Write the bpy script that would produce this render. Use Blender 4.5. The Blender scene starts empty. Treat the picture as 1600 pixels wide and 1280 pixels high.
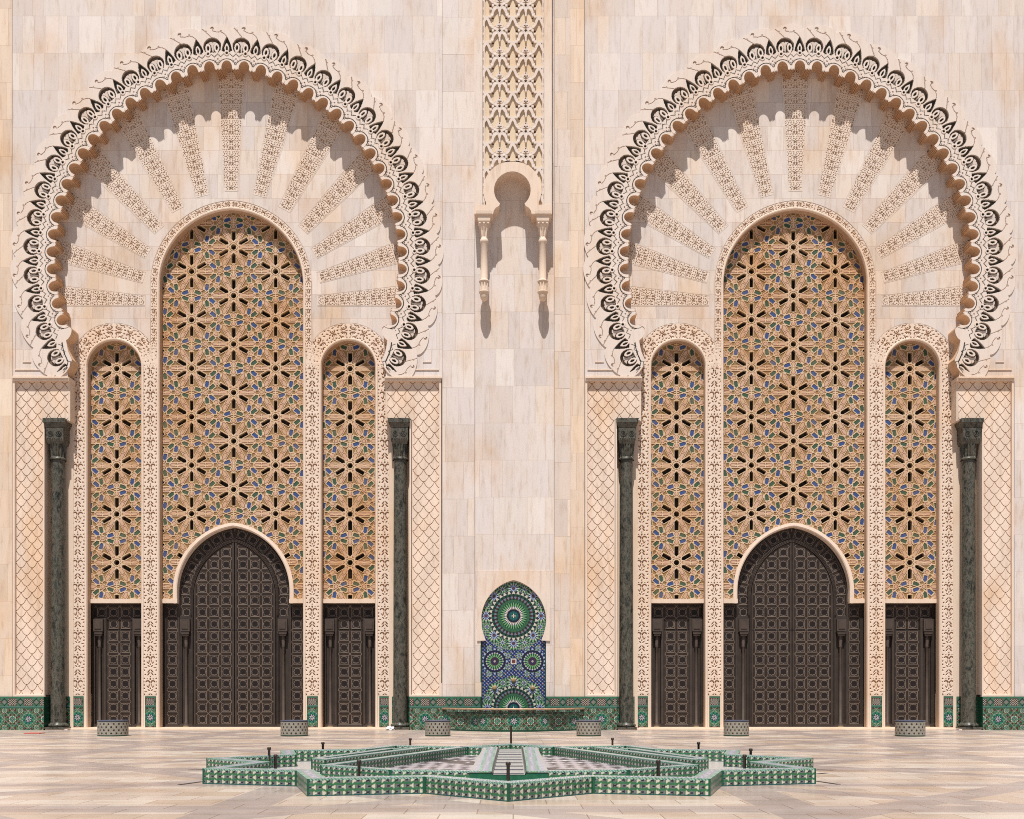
import bpy, bmesh, math, random
import numpy as np
R_ = math.radians
rng = np.random.default_rng(7)
random.seed(5)
sc = bpy.context.scene
COL = sc.collection

# ------------------------------------------------------------------ measures
# one wall pixel of the photograph is 1/36 m on the wall plane (Y = 0);
# the camera stands D metres in front of it
S = 36.0; F = 1655.0; D = F / S; HZ = 1085.0; GY = 1141.0; H = (GY - HZ) / S; CX = 802.0
def kx(Y): return (1 + Y / D) / S
def wx(px, Y=0.0): return (px - CX) * kx(Y)
def zz(py, Y=0.0): return H + (HZ - py) * kx(Y)
PC = 447.25 / S                      # portal centre left and right of the axis

# ------------------------------------------------------------------ camera, sky, sun
cam = bpy.data.cameras.new('camera'); cam.sensor_width = 36.0
cam.lens = F / 1600 * 36.0; cam.shift_x = -2 / 1600; cam.shift_y = (HZ - 640) / 1600
cam.clip_end = 2000
co = bpy.data.objects.new('camera', cam); COL.objects.link(co)
co.location = (0, -D, H); co.rotation_euler = (R_(90), 0, 0)
sc.camera = co
SUN = np.array([-0.112, -1.0, 2.37]); SUN = SUN / np.linalg.norm(SUN)
elev = math.asin(SUN[2])
w = bpy.data.worlds.new('World'); sc.world = w; w.use_nodes = True
nt = w.node_tree; bg = nt.nodes['Background']
sky = nt.nodes.new('ShaderNodeTexSky'); sky.sky_type = 'NISHITA'; sky.sun_disc = False
sky.sun_elevation = elev; sky.sun_rotation = math.atan2(SUN[0], SUN[1])
nt.links.new(sky.outputs[0], bg.inputs[0]); bg.inputs[1].default_value = 0.05
sl = bpy.data.lights.new('sun', 'SUN'); sl.energy = 4.6; sl.angle = R_(0.53); sl.color = (1, 0.978, 0.945)
so = bpy.data.objects.new('sun', sl); COL.objects.link(so)
from mathutils import Vector, Matrix
so.rotation_euler = Vector(SUN).to_track_quat('Z', 'Y').to_euler()
so.location = (0, -20, 40)
sc.view_settings.view_transform = 'Standard'; sc.view_settings.look = 'None'
sc.view_settings.exposure = 0.50; sc.view_settings.gamma = 1
try:
    sc.cycles.use_denoising = False; sc.cycles.max_bounces = 8; sc.cycles.diffuse_bounces = 5
    sc.cycles.denoising_input_passes = 'RGB_ALBEDO_NORMAL'; sc.cycles.denoising_prefilter = 'NONE'
    sc.cycles.pixel_filter_type = 'BLACKMAN_HARRIS'; sc.cycles.filter_width = 1.0
except Exception: pass

# ------------------------------------------------------------------ materials
def mat_base(name):
    m = bpy.data.materials.new(name); m.use_nodes = True
    t = m.node_tree; b = t.nodes['Principled BSDF']
    return m, t, b
def nd(t, typ, **kw):
    n = t.nodes.new(typ)
    for k, v in kw.items(): setattr(n, k, v)
    return n
def lk(t, a, b): t.links.new(a, b)
def math_n(t, op, a, b=None):
    n = nd(t, 'ShaderNodeMath', operation=op)
    for i, v in enumerate((a, b)):
        if v is None: continue
        if isinstance(v, (int, float)): n.inputs[i].default_value = v
        else: lk(t, v, n.inputs[i])
    return n.outputs[0]
def noise(t, scale, detail=4, vec=None, vscale=None, rough=0.55):
    n = nd(t, 'ShaderNodeTexNoise'); n.inputs['Scale'].default_value = scale
    n.inputs['Detail'].default_value = detail; n.inputs['Roughness'].default_value = rough
    if vec is None:
        g = nd(t, 'ShaderNodeNewGeometry'); vec = g.outputs['Position']
    if vscale:
        mp = nd(t, 'ShaderNodeMapping'); mp.inputs['Scale'].default_value = vscale
        lk(t, vec, mp.inputs['Vector']); vec = mp.outputs[0]
    lk(t, vec, n.inputs['Vector'])
    return n.outputs['Fac']
def ramp(t, fac, stops):
    r = nd(t, 'ShaderNodeValToRGB'); e = r.color_ramp.elements
    while len(e) < len(stops): e.new(0.5)
    for i, (p, c) in enumerate(stops):
        e[i].position = p; e[i].color = (*c, 1)
    lk(t, fac, r.inputs[0]); return r.outputs[0]
def mult(t, a, b, fac=1.0):
    n = nd(t, 'ShaderNodeMix', data_type='RGBA', blend_type='MULTIPLY'); n.inputs[0].default_value = fac
    lk(t, a, n.inputs[6]); lk(t, b, n.inputs[7]); return n.outputs[2]
def mixc(t, fac, a, b):
    n = nd(t, 'ShaderNodeMix', data_type='RGBA')
    for i, v in ((0, fac), (6, a), (7, b)):
        if isinstance(v, (int, float)): n.inputs[i].default_value = v
        elif isinstance(v, tuple): n.inputs[i].default_value = (*v, 1)
        else: lk(t, v, n.inputs[i])
    return n.outputs[2]
def bump(t, b, h, st, dist=0.02):
    n = nd(t, 'ShaderNodeBump'); n.inputs['Strength'].default_value = st; n.inputs['Distance'].default_value = dist
    lk(t, h, n.inputs['Height']); lk(t, n.outputs[0], b.inputs['Normal'])
def col_attr(t):
    a = nd(t, 'ShaderNodeAttribute'); a.attribute_name = 'Col'; return a.outputs['Color']

def make_stone(name, vein=1.0, rough=0.55, stain=1.0, dust=0.0):
    m, t, b = mat_base(name)
    c = col_attr(t)
    v = noise(t, 1.0, 6, vscale=(5.5, 5.5, 0.9), rough=0.66)
    c = mult(t, c, ramp(t, v, [(0.28, (0.80, 0.72, 0.64)), (0.48, (1, 1, 1)), (0.72, (1.06, 1.05, 1.04))]), 0.85 * vein)
    v2 = noise(t, 1.0, 3, vscale=(22, 22, 0.8), rough=0.5)
    c = mult(t, c, ramp(t, v2, [(0.30, (0.86, 0.80, 0.75)), (0.42, (1, 1, 1))]), 0.22 * vein)
    s = noise(t, 0.33, 5, vscale=(1.4, 1.4, 0.7))
    c = mult(t, c, ramp(t, s, [(0.34, (0.95, 0.80, 0.63)), (0.47, (1, 0.97, 0.94)), (0.6, (1, 1, 1)), (0.75, (0.97, 0.98, 1.0))]), 0.75 * stain)
    f = noise(t, 26, 3)
    c = mult(t, c, ramp(t, f, [(0.30, (0.80, 0.74, 0.68)), (0.42, (1, 1, 1))]), 0.35)
    if dust:
        dm = ramp(t, noise(t, 0.75, 7, rough=0.7), [(0.46, (0, 0, 0)), (0.66, (1, 1, 1))])
        c = mixc(t, math_n(t, 'MULTIPLY', dm, dust), c, mult(t, c, ramp(t, f, [(0, (1.0, .86, .66)), (1, (1.0, .88, .70))])))
        c = mixc(t, math_n(t, 'MULTIPLY', dm, dust * .28), c, (0.34, 0.23, 0.14))
    lk(t, c, b.inputs['Base Color']); b.inputs['Roughness'].default_value = rough
    b.inputs['Specular IOR Level'].default_value = 0.3
    bump(t, b, f, 0.12, 0.01)
    return m
M_WALL = make_stone('travertine_blocks')
M_CARVE = make_stone('carved_stone', 0.5, 0.7, 0.6)
M_GRILLE = make_stone('carved_plaster_grille', 0.35, 0.7, 1.3, 0.9)

def make_plain(name, rough=0.3, spec=0.5, metal=0.0, var=0.25, nscale=9):
    m, t, b = mat_base(name)
    c = col_attr(t)
    v = noise(t, nscale, 4)
    c = mult(t, c, ramp(t, v, [(0.3, (0.7, 0.7, 0.7)), (0.65, (1.15, 1.15, 1.12))]), var * 2)
    lk(t, c, b.inputs['Base Color']); b.inputs['Roughness'].default_value = rough
    b.inputs['Specular IOR Level'].default_value = spec; b.inputs['Metallic'].default_value = metal
    return m
M_TILE = make_plain('glazed_tile', 0.32, 0.4, 0, 0.3, 14)
M_DOOR = make_plain('dark_engraved_metal', 0.5, 0.25, 0.1, 0.3, 3)
M_METAL = make_plain('oxidised_pipe', 0.5, 0.4, 0.5, 0.4, 12)

m, t, b = mat_base('green_marble'); M_MARBLE = m
n1 = noise(t, 2.6, 10, vscale=(1.5, 1.5, .8), rough=0.78)
n2 = noise(t, 5.0, 6, vscale=(1, 1, 0.35), rough=0.7)
c = ramp(t, n1, [(0.36, (0.010, 0.010, 0.008)), (0.45, (0.034, 0.034, 0.026)), (0.52, (0.105, 0.088, 0.068)), (0.57, (0.024, 0.032, 0.024)), (0.66, (0.066, 0.056, 0.044))])
v = ramp(t, n2, [(0.46, (0, 0, 0)), (0.50, (1, 1, 1)), (0.535, (0, 0, 0))])
c = mixc(t, math_n(t, 'MULTIPLY', v, 0.45), c, (0.16, 0.155, 0.12))
lk(t, c, b.inputs['Base Color']); b.inputs['Roughness'].default_value = 0.3
b.inputs['Specular IOR Level'].default_value = 0.3

m, t, b = mat_base('copper_lip'); M_COPPER = m
c = ramp(t, noise(t, 4, 5, vscale=(1, 3, 3)), [(0.3, (0.30, 0.18, 0.10)), (0.6, (0.44, 0.29, 0.18)), (0.8, (0.52, 0.38, 0.26))])
lk(t, c, b.inputs['Base Color']); b.inputs['Roughness'].default_value = 0.45; b.inputs['Metallic'].default_value = 0.2

# paving: beige slabs crossed by greyer bands that interlace like a big star pattern
m, t, b = mat_base('marble_paving'); M_PAVE = m
g = nd(t, 'ShaderNodeNewGeometry'); sp = nd(t, 'ShaderNodeSeparateXYZ'); lk(t, g.outputs['Position'], sp.inputs[0])
X, Yv = sp.outputs[0], sp.outputs[1]
P = 7.6
def band(expr, per, wd, off=0.0):
    q = math_n(t, 'PINGPONG', math_n(t, 'ADD', expr, 100 * per + off), per / 2)
    return math_n(t, 'LESS_THAN', q, wd)
r2 = 0.70711
d1 = math_n(t, 'MULTIPLY', math_n(t, 'ADD', X, Yv), r2)
d2 = math_n(t, 'MULTIPLY', math_n(t, 'SUBTRACT', X, Yv), r2)
bands = band(X, P, 0.42, P / 2)
for e, per, wd, off in ((Yv, P, 0.42, 1.2), (d1, P * r2, 0.33, 1.0), (d2, P * r2, 0.33, 1.0), (Yv, P, 0.30, P / 2 + 1.2)):
    bands = math_n(t, 'MAXIMUM', bands, band(e, per, wd, off))
br = nd(t, 'ShaderNodeTexBrick'); br.offset = 0.5; br.inputs['Scale'].default_value = 1.0
br.inputs['Brick Width'].default_value = 0.95; br.inputs['Row Height'].default_value = 0.62
br.inputs['Mortar Size'].default_value = 0.009; br.inputs['Bias'].default_value = -0.1
br.inputs['Color1'].default_value = (0, 0, 0, 1); br.inputs['Color2'].default_value = (1, 1, 1, 1); br.inputs['Mortar'].default_value = (0.3, 0.3, 0.3, 1)
lk(t, g.outputs['Position'], br.inputs['Vector'])
rb = nd(t, 'ShaderNodeSeparateColor'); lk(t, br.outputs['Color'], rb.inputs[0])
beige = ramp(t, rb.outputs[0], [(0.0, (0.395, 0.300, 0.228)), (0.35, (0.430, 0.345, 0.282)), (0.7, (0.495, 0.420, 0.352)), (1.0, (0.405, 0.315, 0.255))])
greyb = ramp(t, rb.outputs[0], [(0.0, (0.300, 0.238, 0.210)), (1.0, (0.345, 0.282, 0.252))])
c = mixc(t, bands, beige, greyb)
vn = noise(t, 0.9, 6, vscale=(0.6, 1.6, 1), rough=0.65)
c = mult(t, c, ramp(t, vn, [(0.3, (0.86, 0.76, 0.66)), (0.5, (1, 1, 1)), (0.7, (1.03, 1.02, 1.0))]), 0.8)
c = mult(t, c, ramp(t, br.outputs['Fac'], [(0, (1, 1, 1)), (1, (0.62, 0.55, 0.5))]), 1.0)
lk(t, c, b.inputs['Base Color'])
rn = ramp(t, noise(t, 1.2, 3), [(0.3, (0.24, 0.24, 0.24)), (0.7, (0.42, 0.42, 0.42))])
lk(t, rn, b.inputs['Roughness']); b.inputs['Specular IOR Level'].default_value = 0.35

def make_flat(name, col, rough=0.6):
    m, t, b = mat_base(name)
    c = ramp(t, noise(t, 6, 4), [(0.3, tuple(x * 0.8 for x in col)), (0.7, col)])
    lk(t, c, b.inputs['Base Color']); b.inputs['Roughness'].default_value = rough
    return m
M_DARK = make_flat('dark_slot', (0.035, 0.025, 0.02), 0.8)
M_CLOTH = make_flat('white_plastic', (0.75, 0.73, 0.70), 0.5)
M_RED = make_flat('red_strip', (0.52, 0.10, 0.07), 0.6)
M_BRASS = make_flat('brass', (0.30, 0.20, 0.09), 0.35)

# ------------------------------------------------------------------ mesh helpers
STONE = np.array([0.66, 0.555, 0.475]); DARKG = np.array([0.026, 0.030, 0.024])
def link(name, me, mat, parent=None):
    o = bpy.data.objects.new(name, me); COL.objects.link(o)
    if mat is not None: me.materials.append(mat)
    if parent is not None: o.parent = parent
    return o
def set_col(me, C):
    a = me.attributes.new('Col', 'FLOAT_COLOR', 'POINT')
    n = len(me.vertices)
    buf = np.ones((n, 4), np.float32); buf[:, :3] = C
    a.data.foreach_set('color', buf.ravel())
def raw_mesh(name, V, Q, C, mat, parent=None, smooth=False):
    V = np.asarray(V, np.float32); Q = np.asarray(Q, np.int32)
    k = Q.shape[1]
    me = bpy.data.meshes.new(name)
    me.vertices.add(len(V)); me.vertices.foreach_set('co', V.ravel())
    me.loops.add(Q.size); me.loops.foreach_set('vertex_index', Q.ravel())
    me.polygons.add(len(Q)); me.polygons.foreach_set('loop_start', np.arange(0, Q.size, k, dtype=np.int32))
    me.polygons.foreach_set('use_smooth', np.full(len(Q), bool(smooth)))
    me.update(calc_edges=True)
    set_col(me, C)
    return link(name, me, mat, parent)
def gridmesh(name, X, Y, Z, C, mat, parent=None, keep=None, smooth=False):
    """quad sheet; axis 1 runs along +X, axis 0 along +Z so that it faces the court"""
    X, Y, Z = np.broadcast_arrays(X, Y, Z)
    m, n = X.shape
    C = np.broadcast_to(np.asarray(C, float), (m, n, 3))
    idx = np.arange(m * n).reshape(m, n)
    q = np.stack([idx[:-1, :-1], idx[:-1, 1:], idx[1:, 1:], idx[1:, :-1]], -1).reshape(-1, 4)
    V = np.stack([X, Y, Z], -1).reshape(-1, 3); C = C.reshape(-1, 3)
    # drop collapsed faces
    e1 = V[q[:, 2]] - V[q[:, 0]]; e2 = V[q[:, 3]] - V[q[:, 1]]
    ok = np.linalg.norm(np.cross(e1, e2), axis=1) > 1e-8
    if keep is not None: ok &= keep.reshape(-1)
    q = q[ok]
    used = np.unique(q); re = np.zeros(m * n, np.int32); re[used] = np.arange(len(used))
    return raw_mesh(name, V[used], re[q], C[used], mat, parent, smooth)
def boxes(name, bx, col, mat, parent=None):
    """several axis-aligned boxes (x0,x1,y0,y1,z0,z1) as one part"""
    V = []; Q = []; C = []
    for i, bb in enumerate(bx):
        x0, x1, y0, y1, z0, z1 = bb[:6]; cc = bb[6] if len(bb) > 6 else col
        o = len(V)
        V += [(x0, y0, z0), (x1, y0, z0), (x1, y1, z0), (x0, y1, z0), (x0, y0, z1), (x1, y0, z1), (x1, y1, z1), (x0, y1, z1)]
        Q += [[o + a for a in f] for f in ((0, 3, 2, 1), (4, 5, 6, 7), (0, 1, 5, 4), (1, 2, 6, 5), (2, 3, 7, 6), (3, 0, 4, 7))]
        C += [cc] * 8
    return raw_mesh(name, V, Q, np.array(C, float), mat, parent)
def lathe(name, prof, cx, cy, col, mat, parent=None, seg=32, flute=0, fl_d=0.0, fl_z=None, a0=0, a1=2 * math.pi):
    """profile [(z, r)] spun about a vertical axis, bottom to top"""
    full = abs(a1 - a0 - 2 * math.pi) < 1e-6
    th = np.linspace(a0, a1, seg + 1)
    z = np.array([p[0] for p in prof])[:, None]; r = np.array([p[1] for p in prof])[:, None] * np.ones((1, seg + 1))
    if flute:
        on = ((z > fl_z[0]) & (z < fl_z[1]))
        r = r - np.where(on, fl_d * (0.5 - 0.5 * np.cos(flute * th))[None, :], 0)
    X = cx + r * np.cos(th); Y = cy + r * np.sin(th)
    return gridmesh(name, X, Y, z + 0 * X, col, mat, parent, smooth=(flute == 0))
def prism(name, pts, y0, y1, col, mat, parent=None):
    """outline [(x, z)] extruded in depth, front at y0"""
    bm = bmesh.new()
    f = [bm.verts.new((x, y0, z)) for x, z in pts]; k = [bm.verts.new((x, y1, z)) for x, z in pts]
    n = len(pts)
    bm.faces.new(f); bm.faces.new(k[::-1])
    for i in range(n): bm.faces.new((f[i], k[i], k[(i + 1) % n], f[(i + 1) % n]))
    bmesh.ops.recalc_face_normals(bm, faces=bm.faces)
    bmesh.ops.triangulate(bm, faces=[x for x in bm.faces if len(x.verts) > 4])
    me = bpy.data.meshes.new(name); bm.to_mesh(me); bm.free(); set_col(me, np.array(col))
    return link(name, me, mat, parent)
def empty(name, loc=(0, 0, 0)):
    o = bpy.data.objects.new(name, None); COL.objects.link(o); o.location = loc; o.empty_display_size = 0.3
    return o
def tag(o, label=None, cat=None, group=None, kind=None):
    if label and not kind: kind = 'thing'
    for k, v in (('label', label), ('category', cat), ('group', group), ('kind', kind)):
        if v: o[k] = v
    return o
def copy_tree(o, parent=None):
    c = o.copy(); COL.objects.link(c)
    if parent is not None: c.parent = parent; c.matrix_parent_inverse = o.matrix_parent_inverse.copy()
    for ch in [x for x in bpy.data.objects if x.parent == o]: copy_tree(ch, c)
    return c
def smooth01(x): x = np.clip(x, 0, 1); return x * x * (3 - 2 * x)
def arch_top(x, hw, rise):
    Rr = (hw * hw + rise * rise) / (2 * hw); c = Rr - hw
    return np.sqrt(np.maximum(Rr * Rr - (np.minimum(np.abs(x), hw) + c) ** 2, 0))
def inside_arch(l, y, hw, ys, rise):
    return (np.abs(l) < hw) & ((y > ys) | ((ys - y) < arch_top(l, hw, rise)))
def arch_line(hw, ys, rise, yb, step=1.2):
    """outline of an arch in plane pixels, from the left foot over the top to the right foot"""
    Rr = (hw * hw + rise * rise) / (2 * hw); c = Rr - hw
    a1 = math.asin(min(1, rise / Rr)); n = max(8, int(Rr * a1 / step))
    pts = []
    if yb > ys:
        for y in np.linspace(yb, ys, max(2, int((yb - ys) / max(step, .6)) + 1))[:-1]: pts.append((-hw, y))
    for a in np.linspace(0, a1, n): pts.append((c - Rr * math.cos(a), ys - Rr * math.sin(a)))
    return np.array(pts + [(-x, y) for x, y in pts[-2::-1]])
def normals2(P):
    d = np.gradient(P, axis=0); d /= np.linalg.norm(d, axis=1)[:, None] + 1e-9
    return np.stack([d[:, 1], -d[:, 0]], 1)        # points away from the opening (l, y down)

# blocks of travertine laid in courses
TINTS = np.array([(0.62, 0.55, 0.51), (0.59, 0.522, 0.485), (0.655, 0.585, 0.535), (0.635, 0.545, 0.475), (0.595, 0.52, 0.475), (0.65, 0.57, 0.52), (0.61, 0.54, 0.505), (0.60, 0.515, 0.465)])
def block_wall(name, l0, l1, y0, y1, Y, mat, parent=None, cx=0.0, keep=None, cell=8.0, course=57.9, yoff=25.0, widths=(17.5, 17.5, 35, 35, 22), seed=1, tint=(1, 1, 1), jit=0.0):
    rg = np.random.default_rng(seed); k = kx(Y); V = []; Q = []; C = []; n0 = 0
    lines = [y0] + [y for y in yoff + course * np.arange(-8, 25) if y0 + 3 < y < y1 - 3] + [y1]
    J = 0.35
    for a, bq in zip(lines[:-1], lines[1:]):
        x = l0 - rg.uniform(0, 20)
        while x < l1:
            wd = rg.choice(widths) * rg.uniform(0.97, 1.03)
            xa, xb = max(x, l0), min(x + wd, l1); x += wd
            if xb - xa < 0.8: continue
            t_ = TINTS[rg.integers(len(TINTS))] * rg.uniform(0.95, 1.045) * np.array(tint)
            xs = np.unique(np.concatenate([[xa, xa + J], np.linspace(xa + J, xb, max(2, int((xb - xa) / cell) + 1))]))
            ys = np.unique(np.concatenate([[a, a + J], np.linspace(a + J, bq, max(2, int((bq - a) / cell) + 1))]))
            gx, gy = np.meshgrid(xs, ys[::-1])
            m_, n_ = gx.shape
            idx = np.arange(m_ * n_).reshape(m_, n_)
            q = np.stack([idx[:-1, :-1], idx[:-1, 1:], idx[1:, 1:], idx[1:, :-1]], -1)
            fx = (gx[:-1, :-1] + gx[1:, 1:]) / 2; fy = (gy[:-1, :-1] + gy[1:, 1:]) / 2
            ok = np.ones(fx.shape, bool) if keep is None else keep(fx, fy)
            if not ok.any(): continue
            q = q[ok]
            jo = (fx < xa + J) | (fy < a + J)
            # one colour per face: split vertices
            vx = gx.ravel()[q]; vy = gy.ravel()[q]
            dY = rg.normal(0, jit) if jit else 0
            nf = len(q)
            v = np.stack([cx + vx * k, np.full(vx.shape, Y + dY), H + (HZ - vy) * k], -1).reshape(-1, 3)
            V.append(v); Q.append(np.arange(nf * 4).reshape(nf, 4) + n0); n0 += nf * 4
            cc = np.where(jo[ok][:, None], t_ * np.array([0.72, 0.60, 0.50]), t_)
            C.append(np.repeat(cc, 4, axis=0))
    return raw_mesh(name, np.concatenate(V), np.concatenate(Q), np.concatenate(C), mat, parent)

# ------------------------------------------------------------------ ornament functions
def ell(u, v, cu, cv, a, b, ang=0.0):
    ca, sa = math.cos(R_(ang)), math.sin(R_(ang)); x = u - cu; y = v - cv
    return (np.hypot((x * ca + y * sa) / a, (-x * sa + y * ca) / b) - 1) * min(a, b)
def arc(u, v, cu, cv, rad, th, a0, a1):
    x = u - cu; y = v - cv; rr = np.hypot(x, y); an = np.degrees(np.arctan2(-y, x)) % 360
    inn = (an >= a0) & (an <= a1)
    mid = np.abs((an - (a0 + a1) / 2)) / ((a1 - a0) / 2)
    return np.where(inn, np.abs(rr - rad) - th * np.sqrt(np.clip(1 - mid ** 2, 0, 1)), 9.0)
def palmette(u, v, per=37.6):
    """carved strip motif: u across (mirror), v along; <0 where the stone is cut away"""
    a = np.abs(u); v = np.mod(v, per)
    L = [ell(a, v, 0, 1.6, 1.2, 1.9), ell(a, v, 4.6, 1.6, .8, .9), arc(a, v, 4.2, 7.6, 3.0, 1.2, 0, 215), ell(a, v, 1.9, 12.2, .8, 3.6, -14),
         ell(a, v, 4.0, 14.2, 0.8, 2.6, 38), ell(a, v, 0, 16.3, .9, 1.2), ell(a, v, 2.5, 19.2, .9, 2.0, 50), ell(a, v, 9.3, 1.0, .9, 1.5, 30),
         ell(a, v, 10.2, 6.2, .8, 1.0), ell(a, v, 9.6, 11.4, .8, 1.6, -25), ell(a, v, 9.4, 16.5, 1.0, 1.4, 30), ell(a, v, 7.6, 21.8, 2.3, .9, 8),
         ell(a, v, 2.6, 27.2, 1.0, 3.4, -38), ell(a, v, 2.9, 31.6, 1.0, 3.4, -38), ell(a, v, 9.2, 26.0, .7, 1.9, 20), ell(a, v, 8.0, 32.6, 1.2, 1.1), ell(a, v, 0, 35.4, .8, 1.0)]
    return np.minimum.reduce(L)
def arabesque(u, v, per=31.0):
    """denser scrollwork for the fan panels and arch bands"""
    a = np.abs(u); v = np.mod(v, per)
    L = [arc(a, v, 4.6, 5.0, 2.6, 1.0, 20, 290), ell(a, v, 0, 2.0, .8, 1.6), ell(a, v, 1.6, 8.0, .8, 2.2, -30), ell(a, v, 4.3, 5.2, .8, .9),
         ell(a, v, 9.3, 2.2, .8, 2.0, 30), arc(a, v, 9.4, 8.0, 1.9, .9, 90, 330), ell(a, v, 6.2, 10.8, .8, 2.0, 60), ell(a, v, 2.4, 12.4, 1.1, 1.5, 30),
         ell(a, v, 9.0, 13.2, .8, 2.0, -20), arc(a, v, 3.4, 18.0, 2.4, 1.0, 60, 320), ell(a, v, 3.3, 18.0, .7, .8), ell(a, v, 0, 22.4, .9, 1.6), ell(a, v, 7.4, 16.6, .9, 1.8, 20),
         ell(a, v, 9.6, 19.8, .9, 1.8, 40), ell(a, v, 6.6, 21.6, .8, 2.1, -45), ell(a, v, 3.0, 24.6, .9, 2.1, -52), ell(a, v, 8.8, 25.2, 1.1, 1.6, 0), ell(a, v, 3.2, 28.6, .9, 1.9, -40), ell(a, v, 7.0, 28.8, .8, 1.5, 30), ell(a, v, 10.2, 29.0, .7, 1.3)]
    return np.minimum.reduce(L)
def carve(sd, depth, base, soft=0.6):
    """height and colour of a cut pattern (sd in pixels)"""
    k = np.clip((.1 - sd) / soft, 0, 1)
    col = base * np.where(k[..., None] > .5, np.array([.86, .74, .62]), 1.0)  # cut areas coloured browner: shade inside the carving painted into the stone
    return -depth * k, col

GREEN = np.array([0.020, 0.135, 0.070]); TEAL = np.array([0.012, 0.100, 0.090]); CREAM = np.array([0.56, 0.52, 0.43]); NAVY = np.array([0.020, 0.028, 0.120])
BLACK = np.array([0.012, 0.013, 0.017]); OCHRE = np.array([0.42, 0.25, 0.07]); LGREEN = np.array([0.16, 0.33, 0.15]); GREYB = np.array([0.28, 0.29, 0.31]); MAROON = np.array([0.10, 0.03, 0.025])
PALEB = np.array([0.30, 0.36, 0.48])

def grille_pattern(l, y, y0):
    """star lattice of the pierced plaster screens: returns height (m) and colour"""
    ax = 65.64; ay = 75.75
    up = y0 - y
    def nearest(sx):
        best = np.full(l.shape, 1e9); bx = np.zeros(l.shape); by = np.zeros(l.shape)
        i0 = np.round((l - sx) / ax)
        for di in (-1, 0, 1):
            i = i0 + di; off = (np.mod(i, 2)) * ay / 2
            j = np.round((up - off) / ay)
            dx = l - sx - i * ax; dy = up - off - j * ay
            d = dx * dx + dy * dy; bt = d < best
            best = np.where(bt, d, best); bx = np.where(bt, dx, bx); by = np.where(bt, dy, by)
        return bx, by
    base = np.array([0.275, 0.165, 0.068]); rib = np.array([0.575, 0.425, 0.285]); pink = np.array([0.51, 0.335, 0.220]); line = np.array([0.21, 0.085, 0.05])
    h = np.full(l.shape, -0.022); C = np.broadcast_to(base, l.shape + (3,)).copy()
    def put(mask, hh, cc):
        nonlocal h, C
        h = np.where(mask, hh, h); C = np.where(mask[..., None], cc, C)
    sx, sy = nearest(0.0); r = np.hypot(sx, sy); an = np.degrees(np.arctan2(sy, sx))
    d0 = R_(1) * (np.mod(an, 60) - 30)            # dark petals
    a0 = np.abs(r * np.sin(d0)); b0 = r * np.cos(d0)
    d1 = R_(1) * (np.mod(an + 30, 60) - 30)       # petals towards the rosettes
    a1 = np.abs(r * np.sin(d1)); b1 = r * np.cos(d1)
    put((a1 < 4.4) & (b1 > 6.5) & (b1 < 35), 0.0, rib)
    put((a1 < np.minimum(3.3, (b1 - 7.2) * .8)) & (b1 < 21.6), -0.004, line); put((a1 < np.minimum(2.3, (b1 - 8.8) * .8)) & (b1 < 20.5), 0.0, pink)
    put((a1 < np.minimum(3.3, (35 - b1) * .7)) & (b1 > 22.6), -0.004, line); put((a1 < np.minimum(2.3, (33.4 - b1) * .7)) & (b1 > 23.7), 0.0, pink)
    # small leaves midway between two stars
    dm = np.hypot(a0, b0 - 31.2)
    put((dm < 4.7), 0.0, rib); put((dm < 3.5), -0.004, line); put(dm < 2.5, 0.0, pink)
    put((a0 < np.minimum(1.3, (38.5 - b0) * .4)) & (b0 > 33), 0.0, rib)
    for sxo, basea in ((43.76, 180.0), (-43.76, 0.0)):
        px, py = nearest(sxo); pr = np.hypot(px, py); pa = np.mod(np.degrees(np.arctan2(py, px)) - basea, 120)
        for ang, cc in ((40, np.array([0.040, 0.080, 0.046])), (80, np.array([0.035, 0.066, 0.185]))):
            dd = R_(1) * (pa - ang); a = np.abs(pr * np.sin(dd)); b_ = pr * np.cos(dd)
            near = np.abs(pa - ang) < 40
            put(near & (a < np.minimum(4.2, (b_ - 4.5) * .9)) & (b_ < 19.2), 0.0, rib)
            put(near & (a < np.minimum(2.9, (b_ - 6.8) * .9)) & (b_ > 7.2) & (b_ < 17.8), -0.016, cc)
        put(pr < 4.6, 0.0, rib); put((pr < 3.4), -0.004, line); put(pr < 2.3, 0.0, pink)
        put((np.abs(py) < 0.9) & (pr > 18) & (pr < 24), -0.006, rib)
    put((a0 < np.minimum(4.2, (b0 - 6.3) * 1.0)) & (b0 < 26.4), 0.0, rib)
    put(r < 6.0, 0.0, rib)
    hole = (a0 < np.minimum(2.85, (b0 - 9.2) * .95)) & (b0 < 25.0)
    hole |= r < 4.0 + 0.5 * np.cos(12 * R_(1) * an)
    put(hole, -0.24, np.array([0.016, 0.010, 0.007]))  # near-black paint stands in for the unlit interior behind the screen
    n = np.sin(l * 1.7 + np.sin(y * .9)) * np.sin(y * 1.3 + l * .31)
    return h, C * (1 + 0.06 * n[..., None])

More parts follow.
